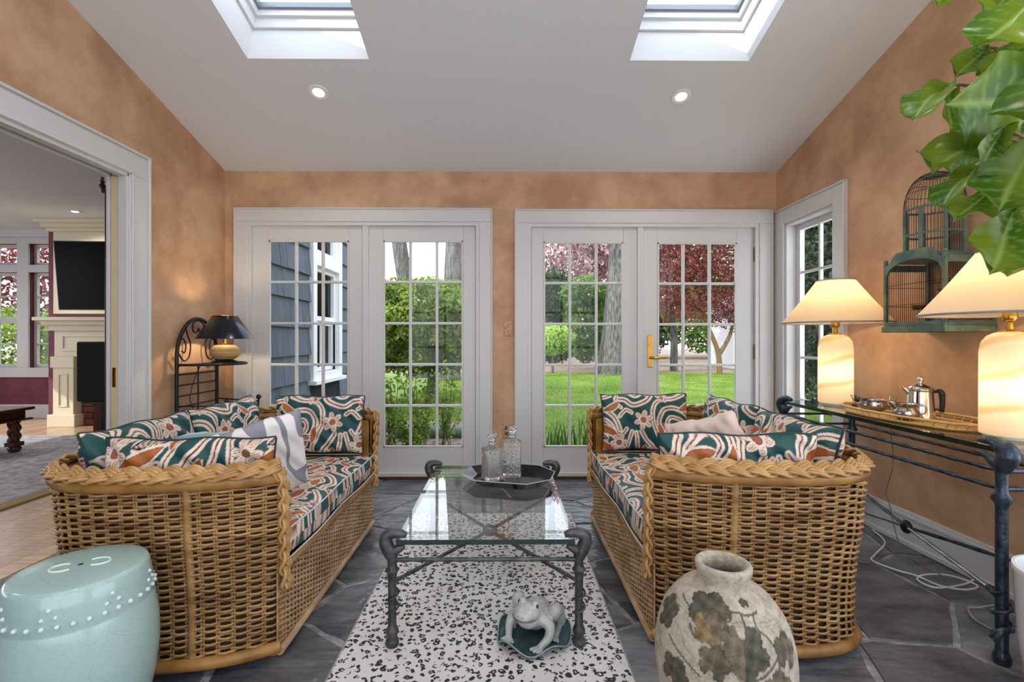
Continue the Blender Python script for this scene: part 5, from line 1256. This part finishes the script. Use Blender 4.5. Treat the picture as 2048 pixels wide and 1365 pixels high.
tr_ = N.new('ShaderNodeBsdfTranslucent'); L.new(rp.outputs[0], tr_.inputs[0]); mx = N.new('ShaderNodeMixShader'); mx.inputs[0].default_value = .55; L.new(b.outputs[0], mx.inputs[1]); L.new(tr_.outputs[0], mx.inputs[2]); L.new(mx.outputs[0], N['Material Output'].inputs[0])
K['alab'] = al
K['shade'] = mat('pleated_silk', srgb(244, 222, 190), .8, transl=.55)
K['shade_trim'] = mat('shade_trim', srgb(170, 165, 170), .7, transl=.2)
def point(name, loc, power, col, par, size=.03):
    l = bpy.data.lights.new(name, 'POINT'); l.energy = power; l.color = col; l.shadow_soft_size = size
    o = bpy.data.objects.new(name, l); COL.objects.link(o); o.parent = par; o.location = loc; return o
WARM = (1, .74, .42)
def table_lamp(x, y, label, pw):
    e = empty('table_lamp', (x, y, CZT+.0006)); tag(e, label, 'lamp', 'pair of alabaster lamps')
    MB().lathe([(.088, .012), (.089, .02), (.0885, .20), (.088, .34), (.082, .375), (.066, .40), (.045, .412), (.03, .416)], 40, caps=False).build('body', K['alab'], e, 60)
    MB().lathe([(.001, 0), (.078, 0), (.078, .0115), (.001, .0118)], 32).build('base', K['trim'], e, 50)
    MB().lathe([(.034, .412), (.036, .418), (.012, .426), (.010, .452), (.020, .458), (.024, .47), (.021, .50), (.010, .51), (.008, .52)], 20).build('socket', K['brass'], e, 50)
    MB().sphere((0, 0, .545), .026, 12, 8, (1, 1, 1.2)).build('bulb', K['lampbulb'], e, 180)
    z0, z1, r0, r1 = .485, .735, .276, .096; n = 220
    V = []
    for i in range(10):
        t = i/9; r = r0+(r1-r0)*t-.004*math.sin(PI*t)
        for k in range(n):
            a = 2*PI*k/n; rr = r*(1+(.011 if k % 2 else -.011)); V.append((rr*math.cos(a), rr*math.sin(a), z0+(z1-z0)*t))
    link('shade', fast_mesh('shade', np.array(V), grid_faces(10, n, 0, True), K['shade'], False), e)
    for r, z in ((r0+.001, z0), (r1, z1)): MB().tube([(r*math.cos(a), r*math.sin(a), z) for a in np.linspace(0, 2*PI, 64, endpoint=False)], .0045, 6, closed=True).build('shade_trim', K['shade_trim'], e, 180)
    h = MB()
    for s_ in (-1, 1): h.tube(spline([(s_*.012, 0, .515), (s_*.048, 0, .55), (s_*.046, 0, .64), (0, 0, .725)], 6), .0022, 6)
    h.build('harp', K['brass'], e, 60)
    MB().tube([(0, 0, .724), (0, 0, .752)], .004, 8).build('finial', K['brass_dark'], e, 60)
    sp_ = MB()
    for k in range(3): a = 2*PI*k/3+.5; sp_.tube([(0, 0, .733), (math.cos(a)*.097, math.sin(a)*.097, .733)], .0018, 5)
    sp_.build('spider', K['brass'], e)
    point('bulb_light', (0, 0, .60), pw, WARM, e, .035); point('inner_light', (0, 0, .20), pw*.30, (1, .84, .58), e, .05)
    return e
K['lampbulb'] = emis('bulb_glow', (1, .8, .5), 6)
LP = 3.3
table_lamp(1.965, 2.775, 'alabaster lamp with pleated shade beside the narrow window', LP)
table_lamp(1.985, 1.83, 'alabaster lamp with pleated shade nearest the fig plant', LP)

# bamboo tray with silver service
K['bamboo'] = mat('bamboo', srgb(206, 158, 84), .4, col2=srgb(228, 188, 118), nscale=12)
bt = empty('bamboo_tray', (1.945, 2.235, CZT+.0006), math.radians(7)); tag(bt, 'long bamboo serving tray on the glass console', 'tray')
oct2 = [(0, -.345), (.10, -.26), (.135, -.10), (.135, .10), (.10, .26), (0, .345), (-.10, .26), (-.135, .10), (-.135, -.10), (-.10, -.26)]
MB().prism([(x, y, .004) for x, y in oct2], (0, 0, .007)).build('tray_floor', mat('bamboo_mat', srgb(196, 164, 112), .6, col2=srgb(170, 130, 78), nscale=30, stretch=(1, 12, 1)), bt)
for z, k in ((.008, 1.0), (.034, 1.09)): MB().tube([(x*k, y*k, z) for x, y in oct2], .006, 8, closed=True).build('rim', K['bamboo'], bt, 60)
for i in range(10):
    for t in (.1, .37, .63, .9):
        a, c = Vector((*oct2[i], 0)), Vector((*oct2[(i+1) % 10], 0)); p = a.lerp(c, t); MB().tube([p+Vector((0, 0, .008)), p*1.09+Vector((0, 0, .034))], .0024, 6).build('strut', K['bamboo'], bt, 60)
TZ = CZT+.0122
pt = empty('coffee_pot', (1.975, 2.215, TZ)); tag(pt, 'tall polished silver coffee pot with black handle', 'coffee pot')
MB().lathe([(.001, 0), (.060, 0), (.061, .004), (.055, .012), (.0535, .03), (.050, .09), (.047, .128), (.050, .132), (.050, .137), (.047, .14)], 36).build('body', K['silver'], pt, 40)
ld = MB().lathe([(.049, .1402), (.050, .144), (.043, .152), (.024, .160), (.012, .164), (.006, .168), (.0055, .174)], 30).build('lid', K['silver'], pt, 40)
MB().sphere((0, 0, .185), .0125).build('knob', K['silver'], ld, 180)
sp_ = MB().prism([(-.047, .005, .112), (-.047, -.005, .112), (-.075, 0, .148), (-.050, -.014, .139), (-.050, .014, .139)], (0, .0002, 0))
MB().tube([(-.034, .022, .118), (-.043, .028, .130), (-.056, .036, .146)], [.014, .011, .005], 10).build('spout', K['silver'], pt, 60)
hd = Vector((math.cos(-.7), math.sin(-.7), 0))
MB().tube(spline([hd*.046+Vector((0, 0, .126)), hd*.066+Vector((0, 0, .134)), hd*.074+Vector((0, 0, .120)), hd*.076+Vector((0, 0, .078)), hd*.073+Vector((0, 0, .036))], 6), list(np.interp(np.linspace(0, 1, 25), [0, .2, .5, .8, 1], [.004, .010, .0125, .010, .009])), 10).build('handle', K['wood_black'], pt, 60)
MB().tube([hd*.050+Vector((0, 0, .048)), hd*.074+Vector((0, 0, .044))], .005, 8).build('handle_bracket', K['wood_black'], pt, 60)
sb = empty('sugar_bowl', (1.915, 2.425, TZ)); tag(sb, 'tarnished silver sugar bowl with two angular handles', 'bowl'); sb.rotation_euler = (0, 0, math.radians(-38))
sbb = MB().lathe([(.001, 0), (.030, 0), (.032, .004), (.052, .018), (.058, .032), (.052, .046), (.050, .058), (.053, .062), (.049, .060), (.044, .04), (.02, .012), (.001, .01)], 30, sx=1.1, sy=.78).build('body', K['silver_dark'], sb, 50)
for s_ in (-1, 1): MB().tube([(s_*.056, 0, .024), (s_*.082, 0, .050), (s_*.094, 0, .080), (s_*.068, 0, .082), (s_*.066, 0, .066)], .0032, 8).build('handle', K['silver_dark'], sb, 30)
cr = empty('creamer', (1.872, 2.175, TZ), math.radians(-38)); tag(cr, 'small rounded tarnished silver cream jug before the coffee pot', 'jug')
MB().lathe([(.001, 0), (.028, 0), (.030, .003), (.044, .014), (.047, .026), (.040, .040), (.035, .048), (.040, .058), (.043, .062), (.037, .058), (.030, .045), (.001, .03)], 30, mod=lambda a, z: 1+.05*math.cos(2*a)).build('body', K['silver_dark'], cr, 50)
MB().tube(spline([(.036, .0, .054), (.062, .0, .058), (.064, .0, .034), (.043, .0, .018)], 6), .0032, 8).build('handle', K['silver_dark'], cr, 60)
MB().tube([(-.032, 0, .046), (-.046, 0, .058), (-.058, 0, .068)], [.016, .013, .006], 10).build('spout', K['silver_dark'], cr, 60)
cr.scale = (1.05, 1.05, 1.22)

# ================================================================== BIRDCAGE
K['cage'] = mat('cage_paint', srgb(74, 100, 98), .6, col2=srgb(122, 136, 110), nscale=14, ncon=(.4, .7))
K['wire'] = mat('cage_wire', srgb(48, 42, 40), .5, .5)
bc = empty('birdcage', (2.14, 2.318, 1.19)); tag(bc, 'weathered teal two tier birdcage with domed top hung on the wall', 'birdcage')
X0, X1, Y0_, Y1_ = 2.023-2.14, 2.262-2.14, 2.143-2.318, 2.494-2.318; H1 = .365
def CB(n, x0, x1, y0, y1, z0, z1, m=K['cage']): return MB().box(x0, x1, y0, y1, z0, z1).build(n, m, bc, bevel=.002)
for x in (X0, X1-.016):
    for y in (Y0_, Y1_-.016):
        p = CB('post', x, x+.016, y, y+.016, 0, H1); MB().sphere((x+.008, y+.008, H1+.008), .011).build('post_knob', K['cage'], p, 180)
CB('tray_base', X0-.006, X1, Y0_-.006, Y1_+.006, -.002, .028); CB('rail', X0+.016, X1-.016, Y0_, Y0_+.012, .0285, .05); CB('rail', X0, X0+.012, Y0_+.0165, Y1_-.0165, .0285, .05)
CB('rail', X0+.016, X1-.016, Y0_, Y0_+.012, H1-.045, H1-.01); CB('rail', X0+.016, X1-.016, Y1_-.012, Y1_, H1-.045, H1-.01)
# arched pediment on the room side
yy = np.linspace(Y0_+.016, Y1_-.016, 17); c = (Y0_+Y1_)/2; hw_ = (Y1_-Y0_)/2-.016
top = []; bot_ = []
for y in yy:
    t = abs(y-c)/hw_; top.append((X0, y, H1-.02+.062*(1 if t < .55 else (.5+.5*math.cos((t-.55)/.45*PI))))); bot_.append((X0, y, H1-.075+.070*math.sqrt(max(0, 1-t*t))))
pd = MB(); 
for i in range(16):
    a = [top[i], top[i+1], bot_[i+1], bot_[i]]; pd.prism(a, (.012, 0, 0))
pd.build('pediment', K['cage'], bc)
CB('deck', X0+.02, X1, Y0_+.02, Y1_-.02, H1-.008, H1+.004)
W = MB()
def wires(p, q, n, h0, h1, r=.0011):
    p, q = Vector(p), Vector(q)
    for i in range(n+1):
        a = p.lerp(q, i/n); W.tube([(a.x, a.y, h0), (a.x, a.y, h1)], r, 4, caps=False)
    for z in (h0+(h1-h0)*.33, h0+(h1-h0)*.68): W.tube([(p.x, p.y, z), (q.x, q.y, z)], r*1.3, 4)
wires((X0+.006, Y0_+.018, 0), (X0+.006, Y1_-.018, 0), 26, .04, H1-.03); wires((X1-.008, Y0_+.018, 0), (X1-.008, Y1_-.018, 0), 26, .03, H1)
wires((X0+.018, Y0_+.006, 0), (X1-.018, Y0_+.006, 0), 18, .04, H1-.04); wires((X0+.018, Y1_-.006, 0), (X1-.018, Y1_-.006, 0), 18, .04, H1-.04)
# upper hexagonal tier with dome
RU = .118; HU = H1+.004; HT = .618-.0; c0 = (-.0, .005)
hexp = [(c0[0]+RU*math.cos(PI/8+k*PI/4), c0[1]+RU*math.sin(PI/8+k*PI/4)) for k in range(8)]
for (x, y) in hexp: MB().box(x-.0065, x+.0065, y-.0065, y+.0065, HU, HT).build('post', K['cage'], bc, bevel=.002)
for z in (HU+.012, HU+.115, HT-.006):
    for k in range(8):
        a, b_ = hexp[k], hexp[(k+1) % 8]; MB().bar((*a, z), (*b_, z), .007, .010).build('rail', K['cage'], bc)
for k in range(8):
    a, b_ = Vector((*hexp[k], 0)), Vector((*hexp[(k+1) % 8], 0))
    for i in range(1, 7):
        p = a.lerp(b_, i/7); W.tube([(p.x, p.y, HU), (p.x, p.y, HT)], .0011, 4, caps=False)
for k in range(48):
    a = 2*PI*k/48; W.tube([(c0[0]+RU*1.0*math.cos(t)**.75*math.cos(a), c0[1]+RU*math.cos(t)**.75*math.sin(a), HT+.172*math.sin(t)) for t in np.linspace(0, 1.48, 10)], .0011, 4, caps=False)
for t in (.45, .85): W.tube([(c0[0]+RU*math.cos(t)**.75*math.cos(a), c0[1]+RU*math.cos(t)**.75*math.sin(a), HT+.172*math.sin(t)) for a in np.linspace(0, 2*PI, 32, endpoint=False)], .0014, 4, closed=True)
tag(W.build('wire_bars', K['wire'], bc), kind='stuff')
MB().lathe([(.046, HT+.152), (.046, HT+.160), (.028, HT+.172), (.012, HT+.182), (.009, HT+.192), (.018, HT+.203), (.014, HT+.214), (.004, HT+.222), (.007, HT+.232), (.001, HT+.245)], 20, (*c0, 0)).build('finial', K['cage'], bc, 50)
MB().tube([(X0+.03, Y0_+.08, .20), (X0+.16, Y0_+.16, .205)], .005, 6).build('perch', K['cage'], bc, 60)
MB().lathe([(.022, -.012), (.030, 0), (.030, .012), (.026, .012), (.024, 0)], 16, (-.03, .06, .125)).build('feeder_cup', K['brass_dark'], bc, 50)

# ================================================================== FIDDLE LEAF FIG
fm = bpy.data.materials.new('fig_leaf'); fm.use_nodes = True; N, L = fm.node_tree.nodes, fm.node_tree.links; b = N['Principled BSDF']
av = N.new('ShaderNodeAttribute'); av.attribute_name = 'Col'; oi = N.new('ShaderNodeObjectInfo'); hs = N.new('ShaderNodeHueSaturation'); mr = N.new('ShaderNodeMapRange'); mr.inputs['To Min'].default_value = .75; mr.inputs['To Max'].default_value = 1.25
L.new(oi.outputs['Random'], mr.inputs[0]); L.new(mr.outputs[0], hs.inputs['Value']); L.new(av.outputs['Color'], hs.inputs['Color']); L.new(hs.outputs[0], b.inputs['Base Color']); b.inputs['Roughness'].default_value = .30; b.inputs['Specular IOR Level'].default_value = .35
tr_ = N.new('ShaderNodeBsdfTranslucent'); L.new(hs.outputs[0], tr_.inputs[0]); mx = N.new('ShaderNodeMixShader'); mx.inputs[0].default_value = .42; L.new(b.outputs[0], mx.inputs[1]); L.new(tr_.outputs[0], mx.inputs[2]); L.new(mx.outputs[0], N['Material Output'].inputs[0])
K['fig_leaf'] = fm
def fig_leaf_mesh(seed, wr_):
    r = np.random.RandomState(seed); nu, nv = 29, 15; u = np.linspace(0, 1, nu); v_ = np.linspace(-1, 1, nv); U, Vv = np.meshgrid(u, v_, indexing='ij')
    wid = wr_*(.31*np.sin(PI*U**1.35*.985)**.55*(1-.22*np.exp(-((U-.30)/.11)**2))); wid[-1] *= .5
    X = Vv*wid; Y = U.copy(); ph = r.rand(4)*6
    Z = .11*np.abs(Vv)*(1-.3*U)+.050*np.sin(U*12+ph[0])*Vv**2+.035*np.sin(U*8+ph[1]+Vv*2)*Vv+.03*np.sin(U*6+ph[3])-.15*(U-.35)**2*(1 if r.rand() > .3 else -.6)
    d = np.abs(((U-np.abs(Vv)*.13)*7.5) % 1-.5); rib = (d > .42)*(np.abs(Vv) > .08); Z = Z-.006*(np.abs(d-.5)*2)**.5*(np.abs(Vv) > .1)
    P = np.stack([X, Y, Z], -1).reshape(-1, 3); C = np.empty((nu*nv, 3)); C[:] = srgb(66, 110, 26)
    tn = (.5+.5*np.sin(U*5+ph[2]+Vv*2)).ravel(); C = C*(1-tn[:, None]*.5)+np.array(srgb(158, 170, 40))*tn[:, None]*.5
    C[rib.ravel()] = srgb(112, 152, 66); C[(np.abs(Vv) < .07).ravel()] = srgb(150, 180, 92)
    me = fast_mesh('leaf', P, grid_faces(nu, nv), K['fig_leaf'], True); vcol(me, C); return me
LM = [fig_leaf_mesh(i, w) for i, w in enumerate((1.0, 1.15, .8, 1.25, .7))]
POT = Vector((1.815, 1.45, 0))
fp_ = empty('fiddle_leaf_fig', (POT.x, POT.y, .02)); tag(fp_, 'fiddle leaf fig with large glossy leaves reaching in from the picture edge', 'plant')
wp = empty('white_pot', tuple(POT)); tag(wp, 'tall glossy white planter beside the console leg', 'planter')
MB().lathe([(.001, 0), (.125, 0), (.130, .01), (.150, .18), (.160, .385), (.164, .398), (.162, .408), (.154, .408), (.150, .395), (.144, .34), (.001, .338)], 48).build('pot', K['white_pot'], wp, 50)
MB().lathe([(.142, .342), (.12, .36), (.06, .372), (.001, .37)], 24, mod=lambda a, z: 1+.03*math.sin(7*a)).build('soil', K['soil'], wp, 60)
def toward(p): return Vector(p)-Vector(fp_.location)
crown = Vector((POT.x-.02, POT.y+.02, 1.75))
MB().tube([toward(p) for p in spline([(POT.x, POT.y, .40), (POT.x+.02, POT.y, .9), (POT.x-.03, POT.y+.02, 1.4), tuple(crown), (POT.x-.06, POT.y+.03, 2.35)], 6)], list(np.linspace(.022, .010, 25)), 10).build('trunk', K['stem'], fp_, 60)
# (base u,v) (tip u,v) depth base/tip, mesh, roll, length-scale
leaves = [((1965, -25), (1876, 12), 1.45, 1.42, 2, 1.2), ((2075, -5), (1944, 108), 1.30, 1.32, 1, .55), ((1975, 95), (1912, 152), 1.52, 1.50, 0, .3), ((2075, 95), (1962, 152), 1.42, 1.40, 2, 1.0),
          ((1902, 168), (1826, 226), 1.50, 1.40, 4, .9), ((1900, 185), (1902, 272), 1.52, 1.47, 2, -.9), ((2075, 205), (1903, 208), 1.36, 1.30, 3, .05), ((1980, 268), (1866, 338), 1.40, 1.33, 0, .8),
          ((2010, 255), (1952, 352), 1.30, 1.26, 2, -.7), ((1965, 330), (1878, 404), 1.42, 1.36, 4, 1.1), ((2068, 285), (1990, 430), 1.24, 1.22, 1, -.15), ((1980, 382), (1908, 440), 1.40, 1.36, 2, .5),
          ((2030, 420), (1985, 545), 1.30, 1.24, 0, -.35), ((2090, 60), (2010, 190), 1.48, 1.45, 1, .2), ((2070, 250), (2000, 300), 1.50, 1.45, 0, .4), ((1985, 300), (1872, 318), 1.55, 1.52, 2, -.2),
          ((2030, -30), (1965, 60), 1.50, 1.46, 0, -.4), ((2100, 330), (2035, 460), 1.40, 1.36, 3, .3), ((2130, 120), (2060, 260), 1.2, 1.15, 1, .3), ((2160, -60), (2080, 20), 1.3, 1.28, 0, 0)]
for k, (bs, tp, yb, yt, mi, roll) in enumerate(leaves):
    a, b_ = at(*bs, y=yb), at(*tp, y=yt); d = b_-a; ln = d.length; t = d.normalized()
    view = (Vector((0, 0, 1.15))-(a+b_)/2).normalized(); nrm = (view-t*view.dot(t)).normalized(); nrm.rotate(Matrix.Rotation(roll, 3, t)); s_ = t.cross(nrm)
    M4 = Matrix(((s_.x, t.x, nrm.x, 0), (s_.y, t.y, nrm.y, 0), (s_.z, t.z, nrm.z, 0), (0, 0, 0, 1)))
    o = link('leaf', LM[mi], fp_); sw = max(ln, .13)
    o.matrix_local = Matrix.Translation(toward(a)) @ M4 @ Matrix.Diagonal((sw*1.05, ln, sw, 1))
    mid = crown.lerp(Vector((crown.x, crown.y, a.z-.12)), .9); mid.z = min(max(mid.z, .9), 2.3)
    MB().tube([toward(p) for p in spline([tuple(mid), tuple((mid+a)/2+Vector((0, 0, .03))), tuple(a)], 5)], list(np.linspace(.008, .004, 11)), 7).build('petiole', K['stem'], fp_, 60)
# leaves of the crown that spread away from the view
rs = random.Random(4)
for k in range(16):
    a = rs.uniform(-1.9, 1.9); z = rs.uniform(1.35, 2.3); p = Vector((crown.x+math.cos(a)*.10, crown.y+math.sin(a)*.10-.05, z)); q = p+Vector((math.cos(a)*.26, math.sin(a)*.22-.03, rs.uniform(-.14, .02)))
    if q.x > XR-.05: q.x = XR-.06
    t = (q-p).normalized(); nrm = (Vector((0, 0, 1))-t*t.z).normalized(); s_ = t.cross(nrm); ln = (q-p).length
    M4 = Matrix(((s_.x, t.x, nrm.x, 0), (s_.y, t.y, nrm.y, 0), (s_.z, t.z, nrm.z, 0), (0, 0, 0, 1))); o = link('leaf', LM[k % 5], fp_)
    o.matrix_local = Matrix.Translation(toward(p)) @ M4 @ Matrix.Diagonal((ln*1.2, ln, ln, 1))
    MB().tube([toward((crown.x, crown.y, z-.06)), toward(p)], .004, 6).build('petiole', K['stem'], fp_, 60)

# ================================================================== IRON STAND AND ITS LAMP IN THE CORNER
K['dkiron'] = K['black_iron']
sx, sy0, sy1 = -2.262, 3.262, 3.715; sym = (sy0+sy1)/2; SZ = .975
st = empty('iron_stand', (sx, sym, 0)); tag(st, 'black wrought iron demilune shelf stand with arched scroll back', 'stand')
def ST(n, pts, r=.008, k=8): return MB().tube([Vector(p)-Vector((sx, sym, 0)) for p in pts], r, k).build(n, K['dkiron'], st, 60)
arch = [(sx, sy0, 0), (sx, sy0, 1.02)]+[(sx, sym-math.cos(t)*(sy1-sy0)/2, 1.02+.285*math.sin(t)) for t in np.linspace(.1, PI-.1, 18)]+[(sx, sy1, 1.02), (sx, sy1, 0)]
ST('back_frame', arch, .0125, 10)
for z in (.905, .83, .755, .68, .55, .42, .29, .16): ST('rung', [(sx, sy0, z), (sx, sy1, z)], .0055)
ST('mid_bar', [(sx, sym, .06), (sx, sym, SZ)], .0055)
for s_ in (-1, 1):
    yc = lambda y: sym+s_*y
    ST('scroll', spline([(sx, yc(.205), 1.05), (sx, yc(.155), 1.00), (sx, yc(.10), 1.03), (sx, yc(.085), 1.12), (sx, yc(.12), 1.19), (sx, yc(.13), 1.24), (sx, yc(.11), 1.262)], 6), .005)
    ST('scroll', spline([(sx, yc(.205), 1.13), (sx, yc(.17), 1.16), (sx, yc(.135), 1.12), (sx, yc(.145), 1.06), (sx, yc(.175), 1.07)], 6), .005)
    ST('scroll', spline([(sx, yc(.0), 1.29), (sx, yc(.055), 1.27), (sx, yc(.06), 1.22), (sx, yc(.025), 1.20), (sx, yc(.0), 1.235)], 6), .005)
def demi(z, r, name):
    pts = [(sx, sy0, z)]+[(sx+math.sin(t)*r, sym-math.cos(t)*(sy1-sy0)/2, z) for t in np.linspace(.05, PI-.05, 20)]+[(sx, sy1, z)]
    ST(name+'_rim', pts, .009, 8)
    MB().prism([Vector(p)-Vector((sx, sym, .004)) for p in pts], (0, 0, .006)).build(name, K['dkiron'], st)
demi(SZ, .335, 'shelf')
demi(.36, .335, 'lower_shelf')
for (x, y) in ((-1.955, 3.33), (-1.89, 3.63)):
    ST('front_post', [(x-.03, y, .36), (x, y, .695)], .007); MB().sphere((x-sx, y-sym, .712), .019, 12, 8).build('ball_finial', K['dkiron'], st, 180)
ST('gallery_rail', [(sx, sy1, .69), (-1.89, 3.63, .68), (-1.955, 3.33, .68), (sx, sy0, .69)], .005)
ST('lamp_wire', spline([(sx+.02, sym+.0, .965), (sx+.02, sym-.05, .90), (sx+.018, sym-.10, .80), (sx+.02, sym-.12, .72), (sx+.02, sym-.09, .66), (sx+.02, sym-.10, .5)], 6), .0028)
lm = empty('small_lamp', (-2.055, 3.475, SZ+.0035)); tag(lm, 'small lamp with black metal cone shade on the iron stand', 'lamp')
K['bk_shade'] = mat('black_tole', (.015, .02, .034), .22, .5); K['raffia'] = mat('raffia_wrap', srgb(176, 138, 82), .5, col2=srgb(214, 184, 126), nscale=6, stretch=(1, 1, 25))
MB().lathe([(.001, 0), (.088, 0), (.090, .010), (.060, .022), (.05, .026)], 30).build('foot', K['dkiron'], lm, 50)
prof = [(.05+.05*math.sin(PI*t)**.8*(1+.03*(i % 2)), .024+.115*t) for i, t in enumerate(np.linspace(.05, .95, 41))]
MB().lathe(prof, 32).build('woven_body', K['raffia'], lm, 60)
MB().lathe([(.020, .136), (.022, .140), (.013, .146), (.013, .185), (.017, .188), (.017, .20)], 18).build('neck', K['brass'], lm, 50)
s_ = MB(); s_.lathe([(.188, .178), (.190, .179), (.084, .345), (.082, .345), (.188, .178)], 48, caps=False); s_.build('shade', K['bk_shade'], lm, 60)
MB().lathe([(.0835, .3455), (.0835, .349), (.080, .349), (.080, .3455)], 40, caps=False).build('shade_band', K['brass'], lm, 50)
MB().sphere((0, 0, .235), .022, 12, 8, (1, 1, 1.3)).build('bulb', K['lampbulb'], lm, 180)
sp_ = MB()
for k in range(3): a = 2*PI*k/3; sp_.tube([(0, 0, .335), (math.cos(a)*.082, math.sin(a)*.082, .335)], .002, 5)
sp_.tube([(0, 0, .2), (0, 0, .336)], .003, 6).build('spider', K['brass'], lm)
point('bulb_light', (0, 0, .285), 7, WARM, lm, .02)

# ================================================================== CORDS AND WALL PLATES
cp = [at(*p, z=.006) for p in ((1745, 1060), (1770, 1085), (1750, 1110), (1745, 1122), (1790, 1140), (1832, 1152), (1880, 1172), (1930, 1180), (1955, 1172), (1900, 1152), (1850, 1150), (1835, 1160), (1870, 1176), (1925, 1170), (1948, 1158), (1935, 1140))]
tag(MB().tube(spline([tuple(p) for p in cp], 8), .0042, 6).build('extension_cord', K['cord_white'], smooth=60), 'white extension cord looped on the slate under the console', 'cord')
cp = [at(*p, x=XR-.035) for p in ((1783, 880), (1786, 930), (1772, 985), (1778, 1030))]+[at(1800, 1090, z=.008), at(1850, 1135, z=.006), at(1905, 1160, z=.014)]
cp[3].z = max(cp[3].z, .2)
tag(MB().tube([tuple(at(1776, 838, y=2.72, x=None))]*0+spline([(XR-.03, cp[0].y+.02, CZT-.005)]+[tuple(p) for p in cp], 8), .0026, 6).build('lamp_cord', mat('brown_cord', srgb(120, 112, 104), .6), smooth=60), 'thin lamp cord hanging from the console down the wall', 'cord')
cp = [at(*p, z=.006) for p in ((1995, 1210), (1955, 1216), (1936, 1218), (1950, 1240), (1990, 1262), (2010, 1262))]
tag(MB().tube(spline([tuple(p) for p in cp], 8), .0042, 6).build('power_cord', mat('grey_cord', srgb(170, 168, 164), .5), smooth=60), 'short grey cord loop on the slate by the console leg', 'cord')
K['plate'] = mat('faux_plate', srgb(170, 122, 92), .5, col2=srgb(210, 170, 136), nscale=40)
e = empty('switch_plate', (bx(1016), YB-.001, bz(658))); tag(e, 'wall painted switch plate between the two door units', 'switch')
MB().box(-.034, .034, -.006, 0, -.06, .06).build('plate', K['plate'], e, bevel=.003); MB().box(-.006, .006, -.012, -.0062, -.012, .012).build('toggle', K['plate'], e, bevel=.001)
e = empty('outlet_plate', (bx(1013), YB-.001, bz(862))); tag(e, 'wall painted outlet plate low between the two door units', 'outlet')
MB().box(-.034, .034, -.006, 0, -.06, .06).build('plate', K['plate'], e, bevel=.003)
for z in (-.022, .022): MB().box(-.014, .014, -.008, -.0062, z-.014, z+.014).build('socket', K['brass_dark'], e, bevel=.002)
